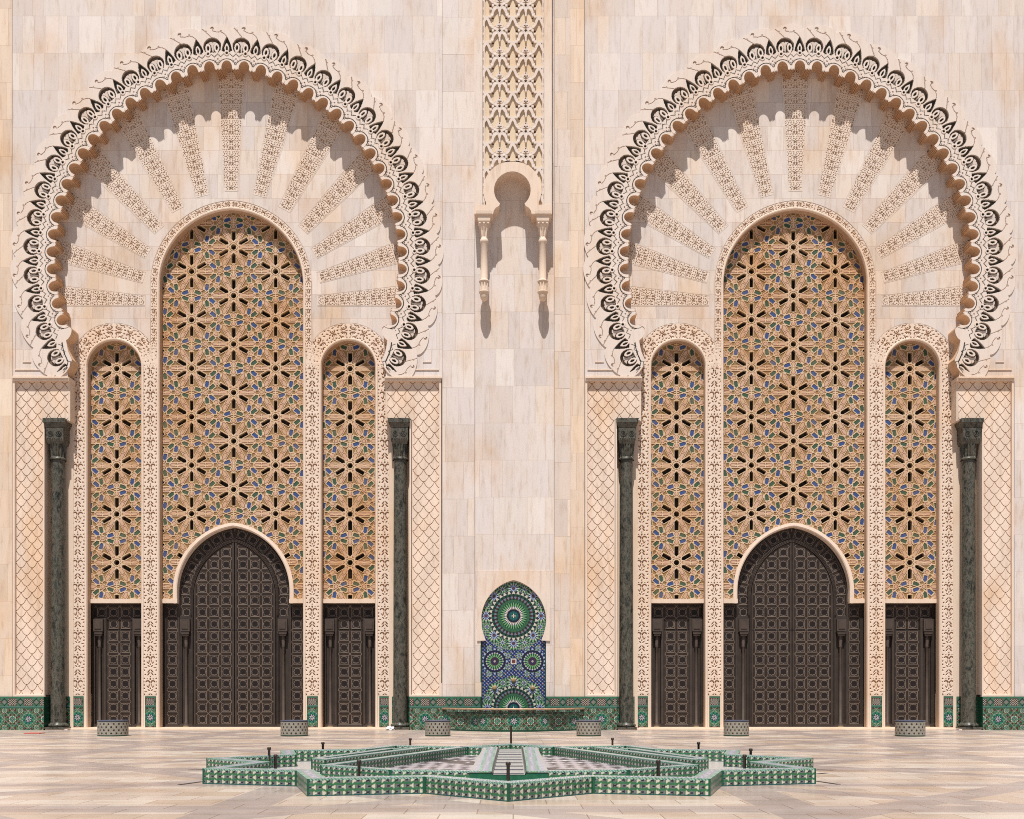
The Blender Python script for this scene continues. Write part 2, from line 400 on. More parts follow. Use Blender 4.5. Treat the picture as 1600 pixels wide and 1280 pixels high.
def door_cell(u, v):
    """one engraved panel of the metal doors, cell 18.6 px: line mask"""
    a, b_ = np.abs(u), np.abs(v); m_ = np.maximum(a, b_)
    octo = np.maximum(m_ - 6.7, (a + b_) * .7071 - 8.7)
    lob = np.minimum(np.maximum(m_ - 4.7, (a + b_) * .7071 - 5.6), (a + b_) * .7071 - 4.1)      # four rounded corners and four points
    q = lob
    ln = (np.abs(octo) < .42) | (np.abs(q) < .42) | ((np.abs(a - b_) < .6) & (octo > 0))
    return ln, octo, q
def wrap(x, c0, per): return np.mod(x - c0 + per / 2, per) - per / 2
DBROWN = np.array([0.023, 0.0145, 0.0105]); DLINE = np.array([0.150, 0.112, 0.088]); DFRAME = np.array([0.052, 0.038, 0.031]); DDEEP = np.array([0.015, 0.010, 0.009])
def door_field(u, v):
    ln, octo, q = door_cell(u, v)
    C = np.where((octo > 0.4)[..., None], DBROWN * 1.15, DBROWN); C = np.where((q < 0)[..., None], DDEEP, C)
    C = np.where(ln[..., None], DLINE, C)
    h = np.where(octo > .4, 0.004, 0.0); h = np.where(ln, 0.006, h)
    return h, C

def rings(r, an, k, sets):
    """concentric rows of tiles: sets of (r0, r1, colour A, colour B, repeat factor)"""
    C = np.zeros(r.shape + (3,)); M = np.zeros(r.shape, bool)
    for r0, r1, ca, cb, f in sets:
        mk = (r >= r0) & (r < r1); t_ = (r - r0) / (r1 - r0)
        wv = np.cos(k * f * R_(1) * an) > (2 * t_ - 1) * 0.8
        C = np.where(mk[..., None], np.where(wv[..., None], ca, cb), C); M |= mk
    return C, M
def zellige(u, v):
    """green star-and-rosette wall tiling (pixels)"""
    per = 50.0
    C = np.broadcast_to(GREEN * .6 + TEAL * .1, u.shape + (3,)).copy()
    for ou, ov, R0, k in ((0, 0, 17, 12), (25, 0, 9, 8), (12.5, 13, 6, 8), (37.5, 13, 6, 8), (12.5, -13, 6, 8), (37.5, -13, 6, 8), (0, 24, 8, 8), (25, 24, 13, 8), (25, -24, 13, 8), (0, -24, 8, 8)):
        du = wrap(u, ou, per); dv = v - ov; r = np.hypot(du, dv); an = np.degrees(np.arctan2(dv, du)) + 360 / k / 2
        if R0 > 15:
            st = [(0, 1.1, NAVY, NAVY, 1), (1.1, 5.0, CREAM * .8, NAVY * .6, .67), (5.0, 9, TEAL * .6, GREEN * 1.3, .67), (9, 10, CREAM * .6, GREEN, 1), (10, 13, GREEN * .8, LGREEN * .4, 1), (13, 13.9, CREAM * .45, TEAL, 2), (13.9, 17, MAROON * .6, GREEN * .7, 1)]
        else:
            s_ = R0 / 9.0
            st = [(0, 1.6 * s_, BLACK, MAROON, 1), (1.6 * s_, 4.4 * s_, TEAL, GREEN * 1.3, 1), (4.4 * s_, 5.6 * s_, CREAM, GREEN, 1), (5.6 * s_, 9 * s_, MAROON * .6, LGREEN * .42, 1)]
        cc, mk = rings(r, an, k, st); C = np.where(mk[..., None], cc, C)
    net = np.minimum(np.abs(wrap(u + v, 0, 12.5)), np.abs(wrap(u - v, 0, 12.5))) < .55
    C = np.where((net & (np.hypot(wrap(u, 0, per), v) > 9))[..., None], CREAM * .42, C)
    return C
def zellige_frieze(u, v, hh):
    """upper band with oblong cartouches; v = 0 at its middle, half height hh"""
    per = 25.0; a = np.abs(wrap(u, 0, per)); b_ = np.abs(v)
    C = np.broadcast_to(GREEN * .9 + 0.02, u.shape + (3,)).copy()
    inside = (a < 7.2) & (b_ < 5.6)
    C = np.where((inside)[..., None], MAROON, C)
    chk = (np.sin(u * 1.7) * np.sin(v * 1.9) > 0.0)
    C = np.where(((a < 6.4) & (b_ < 4.8))[..., None], np.where(chk[..., None], CREAM * .55, MAROON * .35), C)
    e = np.abs(a - 12.5); d_ = e + b_
    C = np.where((d_ < 3.6)[..., None], CREAM * .30, C); C = np.where((np.abs(d_ - 5.5) < .9)[..., None], BLACK + .01, C)
    C = np.where((np.hypot(e, b_ - 5.4) < 1.2)[..., None], BLACK, C)
    C = np.where((b_ > hh - 1.0)[..., None], CREAM * .5, C)
    return C
def tile_base(name, x0, x1, yt, yb, Y, parent, l_shift=0.0, frame=0.8):
    """skirting of glazed tile between plane pixels x0..x1"""
    k = kx(Y); st = 0.55
    xs = np.linspace(x0, x1, max(4, int((x1 - x0) / st))); ys = np.linspace(yb, yt, int((yb - yt) / st))
    L, Yp = np.meshgrid(xs, ys); ym = yt + (yb - yt) * 0.335
    C = np.where((Yp < ym)[..., None], zellige_frieze(L - l_shift, Yp - (yt + ym) / 2, (ym - yt) / 2), zellige(L - l_shift, Yp - (ym + yb) / 2))
    edge = (np.minimum(np.minimum(L - x0, x1 - L), np.minimum(Yp - yt, yb - Yp)) < frame * 1.3) | (np.abs(Yp - ym) < .9)
    C = np.where(edge[..., None], GREEN * .45, C); C = np.where((np.abs(Yp - ym + 1.6) < .5)[..., None], PALEB * .6, C)
    hgt = np.where(C.sum(-1) > 0.9, 0.0015, 0.0)
    o = gridmesh(name, L * k, Y - hgt, H + (HZ - Yp) * k, C, M_TILE, parent)
    return o

# ================================================================== SETTING
me = bpy.data.meshes.new('plaza'); bm = bmesh.new()
bmesh.ops.create_grid(bm, x_segments=1, y_segments=1, size=400); bm.to_mesh(me); bm.free()
tag(link('plaza', me, M_PAVE), kind='structure')

# ================================================================== PORTAL (built once for the left, copied to the right)
CARC = 29.3; RARC = 303.0; YARC = 405.0; NEND = 22.72
def arch_map(n, r):
    sg = np.sign(n); a = np.abs(n); sm = smooth01(a / 4)
    ph = R_(1) * (5.15 * a + 5.55 * sm)
    return sg * (-CARC * sm + r * np.sin(ph)), YARC - (r * np.cos(ph) - 1.4 * (1 - sm))
def arch_n(l, y):
    """inverse for n and r (outside the blend near the apex this is exact)"""
    a = np.abs(l); up = YARC - y
    ang = np.degrees(np.arctan2(a + CARC, up)); n = (ang - 5.55) / 5.15
    return n, np.hypot(a + CARC, up)
def r_min(n):
    a = np.abs(n); k = np.round(a); f = (a - k) * 27.2
    af = np.abs(f)
    tube = 297.0 + np.where(af < 8.6, 1.5 + 1.42 * np.sqrt(np.maximum(8.6 ** 2 - f ** 2, 0)), 0)
    fin = np.abs(np.mod(af - 8.6 + 1.25, 2.5) - 1.25) / 1.25
    tube = np.where(af >= 8.6, 295.6 + 3.2 * fin, tube)
    end = np.interp(a, [20.35, 20.6, 21.2, 21.7, 22.25, 22.5, 22.68, 22.72], [298, 300, 308, 311.6, 313, 320, 331, 340])
    end = np.where((a > 20.35) & (a < 21.15), end - 8.5 * np.sqrt(np.clip(1 - ((a - 20.78) / .36) ** 2, 0, 1)), end)
    return np.where(a > 20.4, end, tube)
def r_out(n):
    fr = np.mod(-(n / 1.5) + .12, 1.0)
    return 358.5 + 9.0 * np.sin(np.pi * fr ** 0.75) ** 0.7

def build_arch_band(parent):
    n = np.unique(np.concatenate([np.linspace(-NEND, NEND, 2050), [-NEND, NEND]]))
    tt = np.concatenate([[0.0], np.linspace(0.0, 1.0, 122), [1.0]])
    Ng, Tg = np.meshgrid(n, tt[::1])
    rm = r_min(Ng); ro = r_out(Ng); ph_ = R_(1) * (5.15 * np.abs(Ng) + 5.55)
    ro = np.maximum(rm + .3, np.where(ph_ > 1.8, np.minimum(ro, 184.0 / np.maximum(-np.cos(ph_), .05)), ro))
    r = rm + Tg * (ro - rm)
    l, y = arch_map(Ng, r)
    h = np.full(r.shape, 0.042); base = STONE * np.array([.985, 1.0, 1.02])
    C = np.broadcast_to(base, r.shape + (3,)).copy()
    def put(mask, hh, cc):
        nonlocal h, C
        h = np.where(mask, hh, h); C = np.where(mask[..., None], cc, C)
    a_ = np.abs(Ng); k = np.round(a_); f = (a_ - k) * 27.2 * r / 303; tub = (a_ < 20.5)
    dt = np.hypot(f, r - 299.5)
    put(tub & (np.abs(dt - 13.9) < .65) & (r > 304), .030, DARKG)
    put(tub & (dt < 13.2) & (r < 316), .058, base * 1.03)
    fm = 13.6 - np.abs(f)                       # distance from the mid-line between two tubes
    for qa, qb in ((0, 2.9), (2.7, 0), (0, -2.9)):
        put(tub & (np.hypot(np.abs(fm) - qa, r - 310.5 - qb) < .85), .035, MAROON * .8)
    z = 319.0 + 2.3 * (2 * np.abs(np.mod(a_ * 3 + .5, 1) - .5) * 2 - 1)
    put((np.abs(r - z) < .65) & (np.abs(f) > 4.3), .030, DARKG)
    # lobes, three tubes to two lobes
    m_ = Ng / 1.5; okm = np.abs(m_) < 14.95
    am = (m_ - np.round(m_)) * 1.5 * R_(5.15) * r; b = r - 324.5
    t_ = np.clip(b / 24.0, 0, 1)
    wp = 8.0 * (1 - t_ ** 1.7) * np.clip((t_ + .03) * 9, 0, 1) ** .5
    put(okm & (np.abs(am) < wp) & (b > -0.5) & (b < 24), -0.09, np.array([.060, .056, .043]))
    lf = 3.8 * np.clip(1 - ((b - 5.5) / 8.6) ** 2, 0, 1)
    put((np.abs(am) < lf) & (b < 14), .045, base); put(np.abs(am) < 1.5 * np.clip(1 - ((b - 5.2) / 4.6) ** 2, 0, 1), -.03, DARKG * 1.2)
    mr = np.floor(m_) + .5; ar = (m_ - mr) * 1.5 * R_(5.15) * r
    dr = np.hypot(ar, b - 9.6); inr = (dr < 13.4) & (b > -0.5) & okm
    put(inr, -0.02, base * .86)
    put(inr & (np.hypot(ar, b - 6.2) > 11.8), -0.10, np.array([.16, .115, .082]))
    e = np.hypot((np.abs(ar) - 6.6) / 4.2, (b - 6.8) / 7.4)
    put(inr & (e < 1.18), -.05, DARKG); put(inr & (e < 1.0), .045, base)
    put(inr & (np.hypot((np.abs(ar) - 6.6) / 1.6, (b - 6.8) / 3.6) < 1), -.03, DARKG * 1.2)
    q = np.abs(np.abs(ar) - (1.4 + .045 * np.clip(b, 0, 30) ** 1.75)); put(inr & (q < .7) & (e > 1.1), -.04, DARKG)
    put(np.hypot(ar, b - 17.5) < .9, -.04, MAROON)
    # eyelets over the tubes
    de = np.hypot(f, r - 322.5); put((de < 4.0) & tub, .062, base); put((de < 1.9) & tub, .0, DARKG)
    # incised waves that run off each lobe
    tg = np.mod(-(m_), 1.0) * 48.0; tg2 = np.mod(-(m_ - .5), 1.0) * 48.0
    brown = np.array([.36, .25, .185])
    def seg(T, Rr, p, q_):
        px, py = p; qx, qy = q_; vx, vy = qx - px, qy - py
        s_ = np.clip(((T - px) * vx + (Rr - py) * vy) / (vx * vx + vy * vy), 0, 1)
        return np.hypot(T - px - s_ * vx, Rr - py - s_ * vy)
    for T, pts in ((tg, [(0, 348), (4, 352.5), (9, 355.5), (16, 355.5), (22, 358)]), (tg2, [(0, 347.5), (5, 353), (8, 356.5), (12, 361), (17, 365)])):
        d = np.minimum.reduce([seg(T, r, p, q_) for p, q_ in zip(pts[:-1], pts[1:])])
        put((d < .48) & (r < ro - .4), .028, brown)
    put((np.hypot(tg - 9, r - 356.6) < 1.5) | (np.hypot(tg2 - 8, r - 357.6) < 1.4), .035, brown)
    hk = np.hypot(tg - 22.5, r - 361.5); put((hk < 2.6) & (np.hypot(tg - 23.4, r - 360.2) > 1.6), .02, brown)
    put((a_ > 21.15) & (np.abs(r - rm - 7.5) < .8) & (r < 336), .02, DARKG)
    h[0] = 0.02; h[-1] = -0.004
    return gridmesh('arch_band', l * kx(0), -h, H + (HZ - y) * kx(0), C, M_CARVE, parent)
YT = 0.68            # tympanum plane
def build_arch_soffit(parent):
    n = np.linspace(-NEND, NEND, 2300); r = r_min(n)
    l, y = arch_map(n, r)
    le, ye = arch_map(np.full(12, NEND), np.linspace(340, 352, 12))
    l = np.concatenate([-le[::-1], l, le]); y = np.concatenate([ye[::-1], y, ye])
    # steps in depth: teeth become plain mouldings towards the back
    ds = [-0.060, 0.10, 0.30, 0.50, YT + .02]
    X = []; Yy = []; Z = []
    for d in ds:
        X.append(l * kx(0)); Yy.append(np.full(l.shape, d)); Z.append(H + (HZ - y) * kx(0))
    X, Yy, Z = map(np.array, (X[::-1], Yy[::-1], Z[::-1]))
    C = np.broadcast_to(STONE * np.array([.86, .68, .50]), X.shape + (3,))  # brown-orange tint paints the paving's warm bounce light into the stone
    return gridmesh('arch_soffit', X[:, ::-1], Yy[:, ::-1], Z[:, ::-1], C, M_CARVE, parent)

CG_HW, CG_YS, CG_RISE = 113.0, 445.0, 118.5      # centre screen opening, plane YT
SG_C, SG_HW, SG_YS, SG_RISE = 183.0, 43.0, 574.0, 43.0
def build_portal_wall(parent, seed):
    def keep(l, y):
        n, r = arch_n(l, y); a = np.abs(l)
        op = np.where(n <= 22.45, r > 354, a > 249)
        up = (y < 591) & op
        low = (y >= 591) & (a > 334.5)
        return up | low
    block_wall('edge_strip', -360, -336.2, -150, 1089, .035, M_WALL, parent, seed=seed + 5, widths=(24,), tint=(1.04, .94, .80), yoff=13)
    return block_wall('spandrel_wall', -335.4, 336, -150, 1089, 0.0, M_WALL, parent, keep=keep, cell=3.2, seed=seed)

def carved_strip(name, x0, x1, y0, y1, Y, parent, fn=palmette, depth=.09, mat=None, margin=3.0):
    k = kx(Y); st = .5
    xs = np.linspace(x0, x1, int((x1 - x0) / st)); ys = np.linspace(y1, y0, int((y1 - y0) / st))
    L, Yp = np.meshgrid(xs, ys); u = L - (x0 + x1) / 2
    hw = (x1 - x0) / 2
    sd = fn(u * (12.2 / (hw - 1.0)), Yp - 533)
    sd = np.where((hw - np.abs(u)) < 1.5, 5, sd)
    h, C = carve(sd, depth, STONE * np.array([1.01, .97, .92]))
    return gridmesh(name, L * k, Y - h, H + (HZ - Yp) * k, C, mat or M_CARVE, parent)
def arch_band_carved(name, c, hw, ys, rise, yb, w0, w1, Y, parent, depth=.08):
    Pn = arch_line(hw, ys, rise, yb, .6); N = normals2(Pn)
    s = np.concatenate([[0], np.cumsum(np.hypot(*np.diff(Pn, axis=0).T))]); s -= s[-1] / 2
    wv = np.arange(w0, w1 + .01, .5)
    W, Sg = np.meshgrid(wv, s, indexing='ij')
    L = c + Pn[None, :, 0] - N[None, :, 0] * -W * 1.0; Yp = Pn[None, :, 1] + N[None, :, 1] * W
    L = c + Pn[None, :, 0] + N[None, :, 0] * W
    u = W - (w0 + w1) / 2
    sd = arabesque(u * 10.5 / ((w1 - w0) / 2), np.abs(Sg))
    sd = np.where((W - w0 < 1.0) | (w1 - W < 1.6), 5, sd + .15); 
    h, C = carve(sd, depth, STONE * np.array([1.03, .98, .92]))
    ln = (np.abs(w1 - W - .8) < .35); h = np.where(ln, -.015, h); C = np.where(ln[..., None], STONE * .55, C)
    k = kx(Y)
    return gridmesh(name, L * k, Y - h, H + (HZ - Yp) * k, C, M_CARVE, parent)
def arch_lip(name, c, hw, ys, rise, yb, prof, parent, col=None, mat=None, step=1.5, dark=3):
    """moulding swept round an opening; profile of (offset outwards px, depth Y)"""
    Pn = arch_line(hw, ys, rise, yb, step); N = normals2(Pn)
    X = []; Yy = []; Z = []
    for o_, Yd in prof:
        k = kx(YT)
        X.append((c + Pn[:, 0] + N[:, 0] * o_) * k); Z.append(H + (HZ - Pn[:, 1] - N[:, 1] * o_) * k); Yy.append(np.full(len(Pn), Yd))
    X, Yy, Z = map(np.array, (X, Yy, Z))
    C = np.broadcast_to(STONE * np.array([1.03, .97, .9]), X.shape + (3,)).copy(); C[:2] = STONE * np.array([.74, .60, .47])  # inner reveal rows painted brown to imitate the shade there
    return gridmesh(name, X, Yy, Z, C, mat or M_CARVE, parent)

YG = 1.03; YD = 1.28       # screens, doors
LIP = [(-1.4, YG + .02), (-1.25, YT + .06), (-1.2, YT + .05), (-.7, YT + .01), (0.3, YT - .03), (2.0, YT - .035), (2.9, YT - .02), (3.2, YT + .01)]

def build_grille(name, c, hw, ys, rise, yb, parent, star_x, door=None):
    """c, hw.. measured in screen-plane pixels"""
    st = .62; k = kx(YG)
    xs = np.linspace(-hw, hw, int(2 * hw / st)); top = ys - rise
    yv = np.linspace(yb, top - 2, int((yb - top + 2) / st))
    L, Yp = np.meshgrid(xs, yv)
    Yp = np.maximum(Yp, ys - arch_top(L, hw, rise))
    if door is not None:
        dhw, dys, drise = door
        lim = np.where(np.abs(L) < dhw, dys - arch_top(L, dhw, drise), yb)
        Yp = np.minimum(Yp, lim)
    h, C = grille_pattern(L - star_x, Yp, 386.0 if door else 576.0)
    return gridmesh(name, (L + c) * k, YG - h, H + (HZ - Yp) * k, C, M_GRILLE, parent)

def build_portal(seed):
    root = empty('mosque_portal', (-PC, 0, 0))
    build_arch_band(root)
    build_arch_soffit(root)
    k = kx(YT)
    # ---- tympanum with fan of carved rays
    def ray_ang(l, y): return np.degrees(np.arctan2(478 - y, l)), np.hypot(l, 478 - y)
    pitch = (90 - 3.35) / 6
    def r_in(phi): return 134 + 45 * np.abs(np.sin(R_(1) * phi)) ** 1.35
    def keep(l, y):
        ph, r = ray_ang(l, y)
        ki = np.round((ph - 3.35) / pitch); dl = np.abs(ph - 3.35 - ki * pitch)
        inray = (dl * R_(1) * r < 3.35 * R_(1) * r - 1.4) & (r > r_in(ph) + 2) & (ki >= 0) & (ki <= 12) & (ph > -5)
        op = inside_arch(l, y, CG_HW + 12.2, CG_YS, CG_RISE + 12.2)
        for s_ in (-1, 1): op |= inside_arch(l - s_ * SG_C, y, SG_HW + 25.2, SG_YS, SG_RISE + 25.2)
        n, r2 = arch_n(l * 1.0148, HZ + (y - HZ) * 1.0148)
        return ~inray & ~op & (r2 < 330)
    ty = block_wall('tympanum', -300, 300, 85, 640, YT, M_WALL, root, keep=keep, cell=2.0, seed=seed + 1, widths=(18, 30, 24, 36), course=37.5, yoff=10, tint=(1.0, .985, .96))
    for i in range(13):
        pc = 3.35 + i * pitch
        v = np.arange(r_in(pc), min(np.hypot(280 * math.cos(R_(pc)), 372 * math.sin(R_(pc))), 370), .55)
        u = np.linspace(-1, 1, 66)
        U, V = np.meshgrid(u, v)
        a = R_(pc) - U * R_(3.6)
        L = V * np.cos(a); Yp = 478 - V * np.sin(a); half = 3.6 * R_(1) * V
        uu = np.abs(U * half) * 1.28; uu = np.where(uu > 11, 22 - uu, uu); sd = arabesque(uu, V * 1.28)
        edge = (1 - np.abs(U)) * half
        sd = np.where((edge < 1.6) | (V < v[0] + 1.5), 5, sd)
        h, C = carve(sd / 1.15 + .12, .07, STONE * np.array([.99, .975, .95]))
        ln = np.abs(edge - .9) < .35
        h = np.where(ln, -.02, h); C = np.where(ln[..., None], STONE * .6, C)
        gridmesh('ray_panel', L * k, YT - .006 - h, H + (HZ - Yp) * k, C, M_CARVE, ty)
    # ---- carved frames of the three openings
    arch_band_carved('centre_archivolt', 0, CG_HW, CG_YS, CG_RISE, 545, 2.5, 13.5, YT - .012, root)
    for s_ in (-1, 1):
        arch_band_carved('side_archivolt', s_ * SG_C, SG_HW, SG_YS, SG_RISE, 578, 2.5, 26.5, YT - .006, root)
    for x0, x1 in ((-253.5, -226.5), (-139.5, -113.5), (113.5, 139.5), (226.5, 253.5)):
        st_ = carved_strip('carved_pier', x0, x1, 545 if abs(x0 + x1) < 300 else 570, 1086, YT - .003, root)
        kk = kx(YT)
        xa, xb = x0 * kk, x1 * kk
        boxes('pier_foot', [(xa + .01, xb - .01, YT + .16, YD + .1, 0.0, zz(1084, YT)), (xa, xb, YT - .001, YT + .16, 0.0, zz(1086.5, YT))], STONE * np.array([1.05, 1, .93]), M_CARVE, st_)
        tile_base('tile_base', x0 + 5, x1 - 4, 1088, 1138, YT - .012, st_, l_shift=(x0 + x1) / 2 - 12.5 * 0)
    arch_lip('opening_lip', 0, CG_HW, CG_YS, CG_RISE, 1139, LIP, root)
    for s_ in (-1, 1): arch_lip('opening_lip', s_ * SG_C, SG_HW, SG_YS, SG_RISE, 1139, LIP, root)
    # ---- pierced screens
    g = build_grille('grille_screen', 0.3, 113.5, 446, 119, 938, root, 0, door=(93.5, 924, 106.5))
    arch_l = []
    # stone arch over the main door and the ledges at the feet of the screens
    kg = kx(YG) / kx(YT)
    Pn = arch_line(92.5, 924, 105.5, 943, 1.2); N = normals2(Pn); prof = [(1.8, YG + .01), (1.8, YG - .05), (-3.0, YG - .065), (-4.6, YG - .04), (-5.0, YG + .02), (-5.4, YD + .02)]
    X = np.array([(0.3 + Pn[:, 0] + N[:, 0] * o_) * kx(YG) for o_, _ in prof[::-1]]); Z = np.array([H + (HZ - Pn[:, 1] - N[:, 1] * o_) * kx(YG) for o_, _ in prof[::-1]])
    Yy = np.array([np.full(len(Pn), d_) for _, d_ in prof[::-1]])
    gridmesh('door_arch', X, Yy, Z, STONE * np.array([1.03, .97, .9]), M_CARVE, root)
    z0, z1 = zz(942.5, YG), zz(936, YG); kq = kx(YG)
    for xa, xb in ((-113.5, -87), (87.5, 113.5)):
        boxes('screen_ledge', [(xa * kq, xb * kq, YG - .06, YD + .03, z0, z1)], STONE * np.array([1, .93, .84]), M_CARVE, root)
    for s_ in (-1, 1):
        sg = build_grille('grille_screen', s_ * 182.3, 43.0, 574.5, 43.5, 938, root, 0)
        boxes('screen_ledge', [((s_ * 182.3 - 43) * kq, (s_ * 182.3 + 43) * kq, YG - .06, YD + .03, z0, z1)], STONE * np.array([1, .93, .84]), M_CARVE, root)
    # ---- doors
    kd = kx(YD)
    def sheet(name, x0, x1, y0, y1, fn, Y, parent, top=None):
        st = .55
        xs = np.linspace(x0, x1, int((x1 - x0) / st)); ys = np.linspace(y1, y0, int((y1 - y0) / st))
        L, Yp = np.meshgrid(xs, ys)
        if top is not None: Yp = np.maximum(Yp, top(L))
        h, C = fn(L, Yp)
        return gridmesh(name, L * kd, Y - h, H + (HZ - Yp) * kd, C, M_DOOR, parent)
    ROW0 = 975.5; PI_ = 18.62
    A_HW, A_YS = 64.0, 932.0; A_R = 85.0
    Rr = (A_HW ** 2 + A_R ** 2) / (2 * A_HW); cc_ = Rr - A_HW
    def arch_off(L, Yp):
        """signed distance outside the inner door arch and arc length along it"""
        a = np.abs(L); up = A_YS - Yp
        rr = np.hypot(a + cc_, np.maximum(up, 0)); ang = np.arctan2(np.maximum(up, 0), a + cc_)
        d = np.where(up > 0, rr - Rr, a - A_HW); s_ = np.where(up > 0, ang * (Rr + 11), up)
        return d, s_
    def surround(L, Yp):
        d, s_ = arch_off(L, Yp); a = np.abs(L)
        C = np.broadcast_to(DFRAME, L.shape + (3,)).copy(); h = np.full(L.shape, 0.0)
        def put(mk, hh, cc):
            nonlocal h, C
            h = np.where(mk, hh, h); C = np.where(mk[..., None], cc, C)
        put(d < 0, -.08, DDEEP)
        bead = (d >= 0) & (d < 5); put(bead, .05 + .03 * np.sin(np.pi * np.clip(d / 5, 0, 1) * 3) ** 2, DFRAME)
        bandm = (d >= 5) & (d < 23)
        hh, Cc = door_field(np.where(Yp < A_YS, d - 14, a - 75.5), np.where(Yp < A_YS, wrap(s_, 9.3, PI_), wrap(Yp, ROW0, PI_)))
        put(bandm, hh - .02, Cc); put((d >= 20.5) & (d < 23), .03, DFRAME)
        low = (Yp > 962)
        niche = low & (a > 66.5) & (a < 86); put(niche, np.where(np.abs(a - 76) < 6.5, -.09, np.where(np.abs(a - 76) < 8, -.02, .03)), DFRAME * .9)
        put(low & (a > 66.5) & (a < 86) & (Yp < 988), .02, DFRAME)
        outer = (a > 88) & (Yp > 942) | (a > 88) & (d >= 23)
        hh, Cc = door_field(a - 97.5, wrap(Yp, ROW0, PI_)); put((a > 88.5) & (Yp > 946), hh - .01, Cc)
        put((a > 85.5) & (a < 88.5) & (Yp > 940), .05, DFRAME); put(a > 106, .03, DFRAME * .7); put((Yp > 1131), .03, DFRAME)
        put((d >= 23) & (Yp < 941), -.02, DDEEP)
        return h, C
    dm = sheet('main_door', -118, 118, 815, 1137, surround, YD, root)
    def leaf_fn(sgn):
        def fn(L, Yp):
            a = np.abs(L)
            hh, Cc = door_field(wrap(a, 13.1, PI_), wrap(Yp, ROW0, PI_))
            d, s_ = arch_off(L, Yp)
            stile = (a < 3.6) | (a > 60.2); Cc = np.where(stile[..., None], DFRAME, Cc); hh = np.where(stile, .03, hh)
            gap = (a < .7); Cc = np.where(gap[..., None], DDEEP, Cc); hh = np.where(gap, -.02, hh)
            g2 = (np.abs(Yp - 984.8) < .6); Cc = np.where(g2[..., None], DDEEP, Cc)
            rim = (d > -2.0); Cc = np.where(rim[..., None], DFRAME, Cc)
            kick = Yp > 1131.5; Cc = np.where(kick[..., None], DFRAME * .8, Cc)
            return hh, Cc
        return fn
    toplf = lambda L: A_YS - arch_top(L, A_HW - .5, A_R - .5)
    for s_, (x0, x1) in ((-1, (-63.5, -.15)), (1, (.15, 63.5))):
        sheet('door_leaf', x0, x1, 848, 1136, leaf_fn(s_), YD - .03, dm, toplf)
    def colonnette(parent, x):
        cx = x * kd; Y = YD + .01
        z = lambda y: zz(y, Y)
        u = 1 / S
        co_ = lathe('door_colonnette', [(z(1135.5), 4.4 * u), (z(1133), 4.4 * u), (z(1131), 3.0 * u), (z(1129.5), 3.6 * u), (z(1128), 2.3 * u), (z(1012), 2.2 * u), (z(1010.5), 3.2 * u), (z(1008), 2.4 * u), (z(1001), 3.4 * u), (z(996), 2.6 * u), (z(994), 2.6 * u)], cx, Y, DFRAME * 1.7, M_DOOR, parent, seg=20)
        boxes('colonnette_cap', [(cx - 5.2 * u, cx + 5.2 * u, Y - .16, Y + .1, z(994), z(991)), (cx - 6.4 * u, cx + 6.4 * u, Y - .19, Y + .1, z(991), z(987.5)), (cx - 7.6 * u, cx + 7.6 * u, Y - .21, Y + .1, z(987), z(968)), (cx - 5.0 * u, cx + 5.0 * u, Y - .235, Y - .2, z(983), z(971))], DFRAME * 1.35, M_DOOR, co_)
        lathe('colonnette_foot', [(z(1136), 4.8 * u), (z(1134.8), 4.8 * u), (z(1132.2), 3.3 * u), (z(1131.6), 0.5 * u)], cx, Y, np.array([.26, .19, .10]), M_DOOR, co_, seg=16)
    for s_ in (-1, 1): colonnette(dm, s_ * 76)
    def side_frame(c):
        def fn(L, Yp):
            q = L - c; a = np.abs(q)
            hh, Cc = door_field(wrap(q, 9.3, PI_), wrap(Yp, ROW0, PI_)); h = hh - .03; C = Cc.copy()
            def put(mk, v_, cc):
                nonlocal h, C
                h = np.where(mk, v_, h); C = np.where(mk[..., None], cc, C)
            low = Yp > 965.5
            put(low & (a > 19.5), .03, DFRAME)
            put(low & (a > 21) & (a < 24), .05, DFRAME * 1.1)
            put(low & (np.abs(a - 31) < 6.5) & (Yp > 986), -.08, DFRAME * .85)
            put((a > 39), .02, DFRAME * .7); put(Yp > 1131, .03, DFRAME); put(Yp < 946, .02, DFRAME * .7)
            put(low & (a < 19.5) & (Yp > 984), -.05, DDEEP)
            return h, C
        return fn
    def side_leaf(c):
        def fn(L, Yp):
            q = L - c; a = np.abs(q)
            hh, Cc = door_field(wrap(q, 9.3, PI_), wrap(Yp, ROW0, PI_))
            rim = (a > 18.2) | (Yp > 1132.5) | (Yp < 986); Cc = np.where(rim[..., None], DFRAME, Cc); hh = np.where(rim, .012, hh)
            return hh, Cc
        return fn
    for s_ in (-1, 1):
        c = s_ * 180.2
        sd_ = sheet('side_door', c - 46, c + 46, 936, 1137, side_frame(c), YD, root)
        sheet('door_leaf', c - 19.2, c + 19.2, 985, 1136, side_leaf(c), YD - .01, sd_)
        for s2 in (-1, 1): colonnette(sd_, c + s2 * 31)
    # ---- outer pilasters with fish-scale panels
    YP = .12
